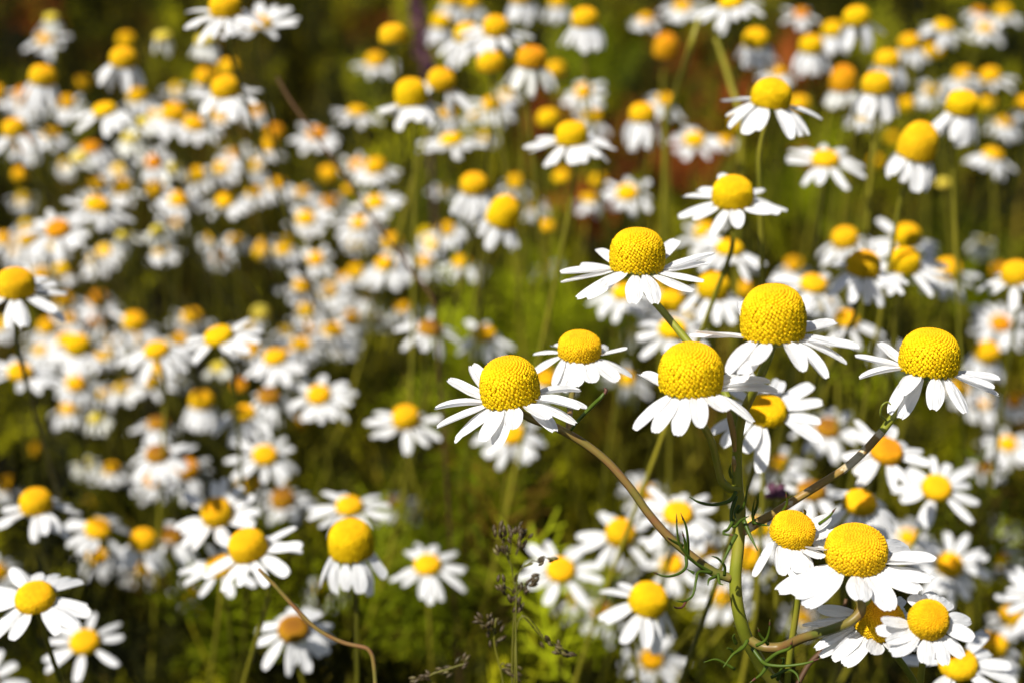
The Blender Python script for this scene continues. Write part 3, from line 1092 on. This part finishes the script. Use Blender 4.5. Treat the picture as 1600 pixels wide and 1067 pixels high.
def low_dome(H):
    V, Fc, n, m = [], [], 12, 6
    for i in range(m):
        th = R(-12) + (R(90) - R(-12)) * i / (m - 1)
        for k in range(n):
            r = max(0.02, math.cos(th) ** 0.75)
            V.append(Vector((r * math.cos(2 * math.pi * k / n), r * math.sin(2 * math.pi * k / n), H * (math.sin(th) + 0.2) / 1.2)))
    for i in range(m - 1):
        for k in range(n):
            Fc.append((i * n + k, i * n + (k + 1) % n, (i + 1) * n + (k + 1) % n, (i + 1) * n + k))
    Fc.append(tuple(range((m - 1) * n, m * n)))
    return V, Fc
for idx, f in enumerate(FL):
    rnd = random.Random(1000 + idx)
    k = f['k']
    real, D = f['real'], f['D']
    vr = 4 if f['w'] > 44 else 10
    roll, face = f['roll'] + rnd.uniform(-vr, vr), f['face'] + rnd.uniform(-vr, vr * 1.2)
    e1, e2, a = frame(roll, face)
    H = DISC[k][2]
    elev = PITCH + R(face)
    C = at(f['x'], f['y'], D) - a * (0.42 * H * real)
    if C.z < 0.03: print('LOW', f['x'], f['y'], C.z)
    HB = C - a * 0.3 * real
    pts, g = stem_pts(HB, a, rnd, D, 0.22 if (f['x'] < 620 and f['y'] < 480 and f['w'] > 38) else 0.0)
    if idx >= N_SINGLE:
        V, Fc = low_dome(H)
        m4 = mat_cols(e1 * real, e2 * real, a * real, C)
        small_add([m4 @ v for v in V], Fc, f['tone'])
        V, Fc = tube_geo(pts, [0.0005] * len(pts), 3, 5)
        small_add(V, Fc, 'stem_dk')
        for pm in gen_petals(C, e1, e2, a, real, k, f['p'], rnd, ls=0.84):
            Vp, Fp = PETAL_LOW[rnd.randrange(4)]
            small_add([pm @ Vector(v) for v in Vp], Fp, 'petal_far_cream' if f['tone'] == 'p' else 'petal_far')
        continue
    root = thing('chamomile_flower' if f['p'] != 'n' else 'chamomile_bud', g, f['label'], 'flower' if f['p'] != 'n' else 'flower bud', GROUP if f['p'] != 'n' else 'chamomile heads without petals')
    if not f.get('far') and f['p'] == 'n':
        root['group'] = 'chamomile heads without petals'
    inv = Matrix.Translation(-g)
    sr = 0.00052 if f['w'] > 40 else 0.00048
    V, Fc = tube_geo([q - g for q in pts], [sr * 0.9, sr * 0.9, sr, sr * 1.15, sr * 1.3], 5, 6)
    link('stem', mesh('stem', V, Fc, True, M['stem'] if (f['x'] > 620 or rnd.random() < 0.12) and rnd.random() < 0.7 else M['stem_dk']), root)
    link('involucre', INV_ME, root, inv @ mat_cols(e1 * real, e2 * real, a * real, C))
    sp = rnd.uniform(0, 6.28)
    c_, s_ = math.cos(sp), math.sin(sp)
    link('disc', disc_me(k, f['tone']), root, inv @ mat_cols((e1 * c_ + e2 * s_) * real, (e2 * c_ - e1 * s_) * real, a * real, C))
    if f['p'] == 'n':
        continue
    cream = f['tone'] == 'p' or (f['tone'] in 'ob' and f['p'] == 'h')
    mk = 'petal_cream' if cream else 'petal'
    mats = gen_petals(C, e1, e2, a, real, k, f['p'], rnd, ls=1.0 if f['w'] > 38 or (f['x'] > 560 and f['y'] > 340) else 0.86)
    if f['w'] >= 34:
        for m4 in mats:
            link('petal', rnd.choice(PETAL_ME[mk]), root, inv @ m4)
    else:
        parts = []
        for m4 in mats:
            Vp, Fp = PETAL_LOW[rnd.randrange(4)]
            mm = inv @ m4
            parts.append(([mm @ Vector(v) for v in Vp], Fp))
        V, Fc = merge(parts)
        link('petals', mesh('petals', V, Fc, True, M['petal_far_cream' if cream else 'petal_far']), root)


me = mesh('distant_flowers', small_V, small_F, True)
for mname in SMALLM:
    me.materials.append(M[mname])
me.polygons.foreach_set('material_index', small_I)
me.update()
o = link('distant_flowers', me)
o['kind'] = 'stuff'; o['label'] = 'smallest blurred white and yellow blooms filling the far drifts'; o['category'] = 'flowers'


# ------------------------------------------------------------------ the sharp flowers: heads described petal by petal
HEADS = {
 'A': dict(c=(995, 420), top=358, R=42, D=.279, k='t', sc=(1, .93), roll=1, face=-6, L=74, tone='y', pet=[
    (150, 935, 378, 14), (175, 909, 405, 13), (188, 878, 431, 14), (198, 879, 441, 12), (215, 898, 457, 14), (228, 914, 457, 16), (262, 988, 457, 26),
    (285, 1025, 458, 30), (308, 1085, 446, 26), (325, 1100, 430, 24), (340, 1106, 417, 18), (355, 1115, 402, 18), (38, 1058, 376, 15), (240, 942, 452, 14)]),
 'B': dict(c=(905, 554), top=519, R=31, D=.283, k='h', sc=(1.06, 1.0), roll=2, face=4, L=58, tone='g', pet=[
    (168, 833, 539, 6), (190, 828, 570, 11), (150, 862, 534, 8), (212, 865, 602, 11), (226, 873, 603, 12), (240, 884, 612, 14), (262, 898, 596, 22),
    (285, 925, 596, 20), (305, 964, 595, 20), (328, 992, 573, 13), (0, 978, 546, 12), (30, 948, 534, 13)]),
 'C': dict(c=(1208, 525), top=441, R=46, D=.252, k='t', sc=(1.07, 1.06), roll=-2, face=-6, L=86, tone='y', pet=[
    (142, 1157, 470, 12), (172, 1080, 512, 22), (184, 1090, 519, 18), (226, 1136, 573, 24), (250, 1178, 570, 24), (238, 1158, 576, 16), (290, 1255, 570, 24),
    (305, 1295, 582, 22), (325, 1329, 553, 24), (338, 1341, 543, 24), (355, 1336, 522, 20), (15, 1306, 501, 26), (38, 1272, 482, 18)]),
 'D': dict(c=(799, 625), top=558, R=43, D=.268, k='d', sc=(1.05, 1.03), roll=-8, face=-4, L=80, tone='y', pet=[
    (140, 738, 574, 18), (163, 702, 593, 18), (184, 680, 627, 10), (204, 683, 665, 14), (219, 702, 680, 14), (232, 715, 684, 14), (249, 754, 687, 18),
    (262, 773, 688, 18), (278, 801, 668, 28), (302, 856, 652, 30), (320, 900, 642, 26), (335, 903, 628, 20), (312, 866, 655, 20), (348, 918, 622, 16), (8, 906, 600, 12)]),
 'E': dict(c=(1079, 607), top=537, R=47, D=.252, k='d', sc=(1.04, 1.06), roll=-1, face=-4, L=84, tone='y', pet=[
    (168, 1000, 575, 13), (221, 992, 669, 22), (236, 1021, 663, 22), (257, 1058, 669, 24), (276, 1094, 658, 26), (297, 1133, 642, 26),
    (318, 1182, 640, 26), (340, 1214, 600, 26), (355, 1201, 586, 20), (12, 1172, 580, 14)]),
 'G': dict(c=(1450, 578), top=515, R=43, D=.273, k='d', sc=(1.05, 1.06), roll=3, face=-5, L=74, tone='y', pet=[
    (148, 1375, 536, 14), (166, 1348, 546, 10), (177, 1337, 562, 13), (190, 1344, 580, 10), (226, 1387, 640, 14), (243, 1404, 648, 18), (232, 1411, 607, 20),
    (275, 1461, 624, 36), (300, 1513, 640, 20), (320, 1556, 621, 20), (333, 1552, 606, 13), (350, 1561, 592, 18)]),
 'H': dict(c=(1336, 872), top=823, R=47, D=.258, k='h', wk=1.3, sc=(1, .98), roll=0, face=10, L=104, tone='g', pet=[
    (200, 1216, 911, 26), (214, 1241, 919, 28), (230, 1262, 932, 30), (262, 1344, 926, 30), (288, 1391, 939, 34), (312, 1436, 914, 28), (330, 1454, 895, 28),
    (345, 1460, 880, 28), (2, 1455, 859, 26), (15, 1430, 847, 24), (48, 1386, 826, 24), (165, 1272, 820, 20)]),
}
SPARE = {
 'I': dict(c=(1235, 838), top=801, R=34, D=.2615, k='h', sc=(1, 1.0), roll=14, face=12, L=62, tone='g', pet=[
    (200, 1178, 899, 13), (232, 1223, 893, 18), (248, 1241, 901, 18), (262, 1251, 886, 16), (285, 1265, 882, 20), (300, 1281, 872, 20), (318, 1290, 861, 18),
    (30, 1298, 801, 18), (355, 1312, 830, 15), (150, 1208, 806, 12)],
    label='sharp bloom with petals hanging below its golden cap, left of the broad low dome', px=[(1240, 868), (1246, 930), (1236, 1010), (1230, 1067)]),
 'J': dict(c=(1370, 975), top=937, R=39, D=.2605, k='h', sc=(1, .98), roll=12, face=18, L=72, tone='g', pet=[
    (148, 1279, 943, 22), (165, 1269, 966, 10), (178, 1256, 977, 8), (190, 1275, 999, 12), (204, 1279, 1020, 14), (221, 1304, 1025, 16), (238, 1323, 1031, 20), (264, 1362, 1018, 24),
    (290, 1402, 1012, 24), (315, 1432, 1000, 22), (20, 1422, 948, 14), (45, 1412, 936, 10)],
    label='sharp bloom with golden disc partly behind a curved green branch, lower right', px=[(1378, 1002), (1405, 1030), (1430, 1067), (1450, 1110)]),
 'K': dict(c=(1449, 972), top=938, R=31, D=.249, k='f', sc=(1, .95), roll=0, face=36, L=54, tone='g', pet=[
    (118, 1433, 923, 20), (85, 1462, 921, 20), (50, 1488, 932, 20), (12, 1521, 966, 20), (338, 1521, 995, 20), (312, 1506, 1024, 20), (290, 1478, 1036, 20), (263, 1445, 1032, 20),
    (234, 1398, 1013, 26), (203, 1370, 985, 20), (185, 1378, 969, 14), (222, 1384, 1003, 16)],
    label='small sharp round bloom with a tiny dark spot on its disc, lower right', px=[(1450, 990), (1442, 1030), (1438, 1070), (1440, 1110)]),
}


def build_head(h, parent, origin, split):
    """split: head hangs under the plant as a part with its own disc and petals; otherwise parts go straight under the flower"""
    e1, e2, a = frame(h['roll'], h['face'])
    Rr = h['R'] / F * h['D']
    C = at(*h['c'], h['D'])
    inv = Matrix.Translation(-origin)
    sx = h['sc'][0] * 1.0
    el = PITCH + R(h['face'])
    hv = h['c'][1] - h['top']
    Hn = math.sqrt(max(hv ** 2 - (h['R'] * math.sin(el)) ** 2, (0.35 * h['R']) ** 2)) / math.cos(el) / h['R']
    sz = min(Hn, 1.75) / DISC[h['k']][2]
    mI = inv @ mat_cols(e1 * Rr, e2 * Rr, a * Rr, C)
    if split:
        head = link('flower_head', INV_ME, parent, mI)
        base = mI.inverted() @ inv
        tgt = head
    else:
        link('involucre', INV_ME, parent, mI)
        base = inv; tgt = parent
    link('disc', disc_me(h['k'], h['tone']), tgt, base @ mat_cols(e1 * Rr * sx, e2 * Rr * sx, a * Rr * sz, C))
    rnd = random.Random(int(h['c'][0]))
    for m4 in rim_petals(C, e1, e2, a, Rr, h['pet'], h['L'], h['D'], h.get('wk', 0.94)):
        link('petal', rnd.choice(PETAL_ME['petal']), tgt, base @ m4)
    return C - a * 0.3 * Rr, a


def px_tube(name, pts, mat, parent, origin, n=8, sides=16, ridge=0.08, label=None):
    """pts: (x, y, depth, half width px)"""
    P = [at(x, y, d) - origin for x, y, d, r in pts]
    rr = [r * (0.86 if r > 5 else 1.0) / F * d for x, y, d, r in pts]
    V, Fc = tube_geo(P, rr, n, sides, ridge)
    o = link(name, mesh(name, V, Fc, True, mat), parent)
    if label: o['label'] = label
    return o


# ---- the plant in focus
low = at(1235, 1110, 0.285)
ORG = Vector((low.x + 0.01, low.y + 0.07, 0.0))
plant = thing('chamomile_plant', ORG, 'sharp branching chamomile plant with seven white blooms on an upright green stem, right of centre', 'plant')
hb = {k: build_head(h, plant, ORG, True) for k, h in HEADS.items()}


def px_of(P):
    d = P - CAM
    z = -d.dot(CZ)
    return (800 + F * d.dot(CX) / z, 533.5 - F * d.dot(CY) / z, z)


def start(k):
    x, y, z = px_of(hb[k][0])
    return (x, y, z)


# main stem: flower C down to the ground
x, y, z = start('C')
V1 = [(x, y, z, 7), (1198, 566, .252, 7.5), (1180, 605, .256, 8), (1160, 650, .262, 8.5), (1152, 700, .265, 9), (1152, 750, .266, 10), (1156, 800, .267, 11), (1154, 850, .267, 11),
      (1149, 900, .267, 11.5), (1153, 950, .268, 11.5), (1166, 995, .27, 11.5), (1190, 1040, .275, 12), (1215, 1085, .28, 12)]
P = [at(a_, b_, c_) - ORG for a_, b_, c_, r in V1] + [Vector((-0.004, -0.03, 0.13)), Vector((0, -0.006, 0.06)), Vector((0, 0, -0.003))]
rr = [r * 0.82 / F * c_ for a_, b_, c_, r in V1] + [0.0014, 0.0016, 0.0018]
V, Fc = tube_geo(P, rr, 8, 16, 0.08)
link('stem', mesh('stem', V, Fc, True, M['stem_main']), plant)
x, y, z = start('A')
px_tube('branch', [(x, y, z, 6), (1013, 460, .279, 6.5), (1040, 492, .277, 6.5), (1070, 528, .274, 7), (1108, 575, .27, 7.5), (1136, 620, .266, 7.5), (1151, 665, .264, 7)], M['stem_main'], plant, ORG)
x, y, z = start('D')
px_tube('branch', [(x, y, z, 6), (832, 655, .268, 6.5), (870, 668, .267, 7), (912, 692, .267, 7), (950, 722, .267, 7), (985, 762, .267, 7), (1012, 800, .267, 7), (1045, 838, .267, 7.5),
                   (1085, 872, .267, 7.5), (1115, 893, .267, 8), (1142, 903, .267, 8)], M['stem_red'], plant, ORG)
x, y, z = start('B')
px_tube('branch', [(x, y, z, 4), (896, 590, .282, 4.5), (892, 630, .276, 4.5), (889, 660, .270, 4.5), (890, 682, .267, 4.5)], M['stem_red'], plant, ORG, label='thin reddish branch')
px_tube('twig', [(892, 672, .267, 2), (905, 655, .266, 2.6), (925, 634, .265, 3.2), (938, 622, .264, 3.2), (944, 614, .264, 2.4)], M['leaf'], plant, ORG, sides=8)
px_tube('twig', [(944, 616, .264, 2.6), (947, 610, .264, 2.8), (944, 606, .264, 1.2)], M['leaf_tip'], plant, ORG, sides=8)
x, y, z = start('E')
px_tube('branch', [(x, y, z, 6), (1098, 662, .256, 6.5), (1112, 690, .259, 6.5), (1120, 722, .262, 6.5), (1127, 750, .264, 7), (1140, 762, .265, 7.5), (1154, 764, .266, 8)], M['stem_main'], plant, ORG)
x, y, z = start('G')
px_tube('branch', [(x, y, z, 6), (1434, 606, .273, 6.5), (1415, 632, .272, 6.5), (1395, 652, .271, 7), (1375, 678, .27, 7)], M['stem_main'], plant, ORG)
px_tube('branch', [(1378, 674, .27, 7), (1350, 705, .27, 7), (1318, 733, .269, 7), (1280, 757, .268, 7), (1240, 782, .268, 7), (1205, 804, .267, 7.5), (1180, 818, .267, 8), (1158, 832, .267, 8)],
        M['stem_scar'], plant, ORG, label='reddish branch with pale scars')
px_tube('tendril', [(1384, 656, .27, 2), (1376, 648, .268, 2), (1378, 634, .267, 1.8), (1386, 628, .267, 1.6), (1392, 632, .267, 1.2)], M['stem_main'], plant, ORG, sides=6)
x, y, z = start('H')
px_tube('branch', [(x, y, z, 6), (1330, 922, .257, 7), (1344, 940, .2565, 8), (1344, 956, .2555, 8.5), (1325, 973, .2555, 8.5), (1290, 986, .258, 8), (1255, 996, .262, 8),
                   (1222, 1010, .267, 8.5), (1192, 1010, .268, 8.5), (1170, 998, .27, 8)], M['stem_red'], plant, ORG)
px_tube('twig', [(1344, 950, .2565, 6), (1356, 938, .257, 5), (1364, 926, .258, 3.5)], M['stem_main'], plant, ORG, sides=8)


def leaf(lobes, d, parent=plant, org=ORG, r=2.8, tip=False, name='leaf', mat='leaf'):
    parts, tips = [], []
    for L in lobes:
        P = [at(x, y, d - 0.0012 * i * (1 if len(L) > 2 else 0)) - org for i, (x, y) in enumerate(L)]
        rr = [r / F * d * (1 - 0.5 * i / (len(L) - 1)) for i in range(len(L))]
        rr[-1] *= 0.45
        parts.append(tube_geo(P, rr, 5, 8))
        if tip:
            q = P[-2].lerp(P[-1], 0.55)
            tips.append(tube_geo([q, P[-1].lerp(q, .4), P[-1] + (P[-1] - q) * 0.15], [rr[-2] * 0.85, rr[-1] * 1.5, rr[-1] * 0.5], 4, 8))
    V, Fc = merge(parts)
    o = link(name, mesh(name, V, Fc, True, M[mat]), parent)
    if tips:
        V, Fc = merge(tips)
        link('leaf_tip', mesh('leaf_tip', V, Fc, True, M['leaf_tip']), o)
    return o


leaf([[(1150, 768), (1140, 782), (1115, 788), (1092, 784), (1078, 776)], [(1150, 775), (1143, 800), (1146, 822), (1158, 812), (1170, 806)]], .264, r=3.4)
leaf([[(1152, 800), (1162, 790), (1166, 775), (1168, 758)], [(1143, 745), (1140, 735), (1142, 725)], [(1154, 790), (1148, 800), (1150, 812)]], .263)
leaf([[(1146, 812), (1138, 826), (1131, 830), (1132, 834), (1148, 836)]], .262, tip=True, r=3)
leaf([[(1162, 812), (1172, 836), (1184, 860)], [(1150, 835), (1140, 855), (1128, 880)]], .262, r=3.8)
leaf([[(1178, 818), (1176, 800), (1179, 780)], [(1176, 815), (1190, 819), (1204, 821)], [(1176, 806), (1183, 790), (1185, 770)]], .264)
leaf([[(1222, 800), (1230, 785), (1228, 768)], [(1252, 815), (1258, 800), (1256, 795)], [(1280, 818), (1296, 806), (1306, 793)]], .262, tip=True)
leaf([[(1112, 894), (1088, 880), (1075, 868), (1062, 850), (1058, 828), (1057, 803)], [(1072, 864), (1070, 845), (1066, 830)], [(1075, 866), (1075, 846), (1072, 822), (1064, 802)],
      [(1072, 868), (1072, 885), (1060, 896), (1040, 900), (1018, 893)], [(1066, 852), (1052, 845), (1042, 839)]], .263, tip=True, r=2.8)
leaf([[(1112, 894), (1092, 893), (1088, 905), (1082, 930), (1068, 939), (1057, 938)], [(1122, 896), (1124, 910), (1130, 913)], [(1085, 895), (1072, 888)]], .262, r=2.6)
leaf([[(1072, 938), (1066, 948), (1056, 949), (1052, 946)]], .261, mat='leaf_tip', r=2.2)
leaf([[(1132, 898), (1132, 884), (1122, 872), (1112, 868)], [(1118, 900), (1108, 905), (1106, 914)]], .262, r=2.8)
leaf([[(1168, 1000), (1160, 1012), (1145, 1022), (1130, 1042)], [(1160, 1010), (1148, 1020), (1142, 1014), (1136, 1012)], [(1150, 1004), (1146, 995), (1148, 990)]], .262, r=3.2)
leaf([[(1175, 1012), (1190, 1032), (1200, 1038), (1225, 1040), (1258, 1036), (1282, 1028)], [(1200, 1036), (1190, 1052), (1172, 1066)], [(1196, 1034), (1214, 1020), (1234, 1012), (1238, 1000)]], .264, r=3.4, tip=True)
leaf([[(1182, 1008), (1196, 1000), (1202, 985), (1203, 968)], [(1200, 1006), (1188, 992), (1184, 980)]], .262, r=2.8, tip=True)
leaf([[(1205, 1058), (1230, 1046), (1244, 1052), (1250, 1068)], [(1215, 1062), (1225, 1030), (1218, 1028)]], .268, r=2.8)
leaf([[(1148, 1045), (1120, 1030), (1100, 1034)]], .264, r=2.6)

px_tube('bark_scar', [(1137, 634, .2575, 2), (1141, 655, .2580, 5), (1146, 680, .2590, 5.5), (1148, 704, .2605, 3)], M['stem_scar'], plant, ORG)
px_tube('bark_scar', [(1146, 712, .2615, 1.5), (1147, 724, .2615, 4), (1147, 736, .262, 1.5)], M['stem_scar'], plant, ORG)

# ---- three sharp blooms on stems of their own
for k, h in SPARE.items():
    e1, e2, a = frame(h['roll'], h['face'])
    C = at(*h['c'], h['D']); Rr = h['R'] / F * h['D']
    HB = C - a * 0.3 * Rr
    bot = at(*h['px'][-1], h['D'] + 0.012)
    g = Vector((bot.x + 0.01, bot.y + 0.05, 0))
    root = thing('chamomile_flower', g, h['label'], 'flower', GROUP)
    build_head(h, root, g, False)
    P = [HB - g] + [at(x, y, h['D'] + 0.004 * (i + 1)) - g for i, (x, y) in enumerate(h['px'])] + [(bot - g) * 0.5, Vector((0, 0, -0.003))]
    V, Fc = tube_geo(P, [5.5 / F * h['D']] * len(P), 6, 10, 0.04)
    link('stem', mesh('stem', V, Fc, True, M['stem_main']), root)
    if k == 'K':
        spv, spf = tube_geo([(C + a * Rr * .55 + e2 * Rr * .1 - a * 0.0001) - g, (C + a * Rr * .62 + e2 * Rr * .1) - g], [0.0002, 0.00012], 2, 7)
        link('dark_spot', mesh('dark_spot', spv, spf, True, M['leaf_tip']), root)


# ------------------------------------------------------------------ grass seed heads at the bottom centre
def spikelet_geo(c, d, L, W):
    V, Fc, n, s = [], [], 6, 5
    d = d.normalized(); u = d.orthogonal().normalized(); v = d.cross(u)
    for i in range(s + 1):
        t = i / s
        r = W * math.sin(math.pi * min(0.97, 0.08 + 0.9 * t)) ** 0.8
        for k in range(n):
            a = 2 * math.pi * k / n
            V.append(c + d * (t * L) + (u * math.cos(a) + v * math.sin(a)) * r)
    for i in range(s):
        for k in range(n):
            Fc.append((i * n + k, i * n + (k + 1) % n, (i + 1) * n + (k + 1) % n, (i + 1) * n + k))
    return V, Fc


def grass_head(label, d0, stem_px, clusters, seed, mat='seed'):
    rnd = random.Random(seed)
    bot = at(*stem_px[-1], d0 + 0.01)
    g = Vector((bot.x, bot.y + 0.06, 0))
    root = thing('grass_seed_head', g, label, 'grass seed head', 'grass seed heads at the bottom centre')
    P = [at(x, y, d0) - g for x, y in stem_px] + [Vector((0, 0, -0.002))]
    V, Fc = tube_geo(P, [1.3 / F * d0] * (len(P) - 1) + [0.0006], 6, 7)
    link('stem', mesh('stem', V, Fc, True, M['stem_dk']), root)
    for (x, y, ang, n, spread, jx, jy) in clusters:
        parts = []
        for i in range(n):
            px, py = x + rnd.gauss(0, spread), y + rnd.gauss(0, spread * 1.1)
            aa = R(ang + rnd.uniform(-35, 35))
            c = at(px, py, d0 + rnd.uniform(-.004, .004)) - g
            d = CX * math.cos(aa) + CY * math.sin(aa) + CZ * rnd.uniform(-.4, .4)
            Ls = rnd.uniform(10, 15) / F * d0
            parts.append(spikelet_geo(c, d, Ls, Ls * 0.24))
        j = at(jx, jy, d0) - g
        parts.append(tube_geo([j, (j + at(x, y, d0) - g) / 2 + CY * 0.0005, at(x, y, d0) - g], [0.8 / F * d0] * 3, 4, 6))
        V, Fc = merge(parts)
        link('spikelet', mesh('spikelet', V, Fc, True, M[mat]), root)
    return root


grass_head('dark upright grass seed head with clustered spikelets, left of the open white bloom', .292,
           [(792, 862), (800, 890), (805, 930), (802, 980), (800, 1040), (800, 1090)],
           [(784, 840, 80, 9, 6, 790, 865), (800, 838, 85, 9, 6, 797, 865), (815, 838, 70, 9, 6, 806, 865), (816, 852, 60, 6, 5, 806, 868), (787, 862, 120, 5, 4, 796, 880),
            (786, 918, 110, 8, 6, 802, 925), (812, 920, 60, 7, 6, 804, 930), (830, 912, 40, 6, 5, 806, 930), (806, 940, 80, 7, 5, 804, 948), (808, 960, 90, 5, 5, 804, 970)], 3)
grass_head('arching dark grass head with a single spikelet pointing right over the open bloom', .285,
           [(820, 884), (832, 880), (815, 888), (808, 905), (806, 980), (808, 1090)], [(842, 878, 12, 4, 2, 822, 884), (856, 872, 10, 3, 2, 842, 878)], 5)
grass_head('grass head with purplish spikelets drooping to the right at the bottom edge', .290,
           [(815, 960), (838, 985), (852, 1000), (820, 962), (806, 990), (804, 1095)], [(850, 1000, -50, 5, 4, 846, 992), (868, 1010, -40, 6, 4, 856, 1004), (880, 1020, -35, 5, 4, 868, 1012)], 6)
grass_head('low grass head with pale purple spikelets left of the dark upright one', .295,
           [(775, 965), (772, 1000), (778, 1030), (785, 1060), (788, 1100)],
           [(770, 972, 70, 6, 7, 776, 990), (752, 976, 150, 5, 6, 776, 990), (774, 1000, 60, 6, 6, 776, 1010), (790, 1040, -30, 7, 6, 782, 1040), (805, 1050, -20, 6, 6, 782, 1045)], 7)
grass_head('spreading grass head low at the bottom edge with green-purple spikelets', .296,
           [(730, 1035), (700, 1045), (670, 1058), (690, 1075), (710, 1110)],
           [(720, 1030, 60, 5, 5, 728, 1040), (700, 1045, 200, 6, 6, 708, 1045), (672, 1055, 160, 6, 6, 690, 1052), (655, 1062, 190, 5, 5, 670, 1060)], 8)


# ------------------------------------------------------------------ other single stems
def weed_stem(label, d, pts, mat='brown', r=2.6, name='weed_stem', cat='stem'):
    bot = at(*pts[-1][:2], d)
    g = Vector((bot.x + 0.01, bot.y + 0.05, 0))
    root = thing(name, g, label, cat)
    P = [at(p[0], p[1], d + (p[2] if len(p) > 2 else 0)) - g for p in pts] + [Vector((0, 0, -0.003))]
    V, Fc = tube_geo(P, [r * 0.7 / F * d] + [r / F * d] * (len(P) - 1), 6, 7)
    link('stem', mesh('stem', V, Fc, True, M[mat]), root)
    return root, g


weed_stem('thin dark brown stem slanting from the upper left down past the open blooms', .40, [(432, 120), (455, 160), (495, 215), (545, 285), (592, 355), (640, 420), (680, 480)], r=2.4)
weed_stem('thick green-yellow jointed stem between the aged cone and the golden ball, upper right', .42, [(1092, 30, 0), (1080, 70, 0), (1068, 110, .01), (1055, 150, .02), (1040, 200, .03)], 'stem', 5, 'jointed_stem')
weed_stem('pale green stem right of the jointed one near the top edge', .45, [(1118, 60), (1132, 100), (1142, 135), (1160, 200)], 'stem', 4.5, 'green_stem')
weed_stem('thin brown-green stem curving right from the tilted bloom at lower left', .29, [(404, 888), (430, 915), (462, 950), (495, 982), (535, 1003), (572, 1012), (582, 1026), (586, 1060), (588, 1120)], 'stem_red', 3.4, 'curved_stem')
weed_stem('reddish stem leaning right near the bottom below the curved branch', .285, [(1322, 935), (1312, 975), (1290, 1010), (1262, 1040), (1240, 1090)], 'brown', 4, 'red_stem')
pr, pg = weed_stem('upright purple flower stalk near the top edge, right of the bare golden ball', .62, [(648, -10), (655, 40), (660, 90), (665, 130), (668, 180)], 'purple', 3, 'purple_flower_stalk', 'flower stalk')
rp = random.Random(4)
parts = []
for i in range(60):
    t = rp.random()
    c = at(646 + 20 * t + rp.gauss(0, 5), -15 + 135 * t, .62) - pg
    parts.append(spikelet_geo(c, Vector((rp.uniform(-1, 1), rp.uniform(-1, 1), rp.uniform(0, 1))), 0.004, 0.0009))
V, Fc = merge(parts)
link('purple_florets', mesh('purple_florets', V, Fc, True, M['purple']), pr)
pr, pg = weed_stem('small purple flower behind the scarred branch, lower right', .34, [(1212, 775), (1214, 800), (1218, 840)], 'stem', 3, 'purple_flower', 'flower')
parts = [spikelet_geo(at(1212, 775, .34) - pg, Vector((rp.uniform(-1, 1), rp.uniform(-1, 1), rp.uniform(0, 1))), 0.003, 0.0006) for i in range(14)]
V, Fc = merge(parts)
link('florets', mesh('florets', V, Fc, True, M['purple']), pr)
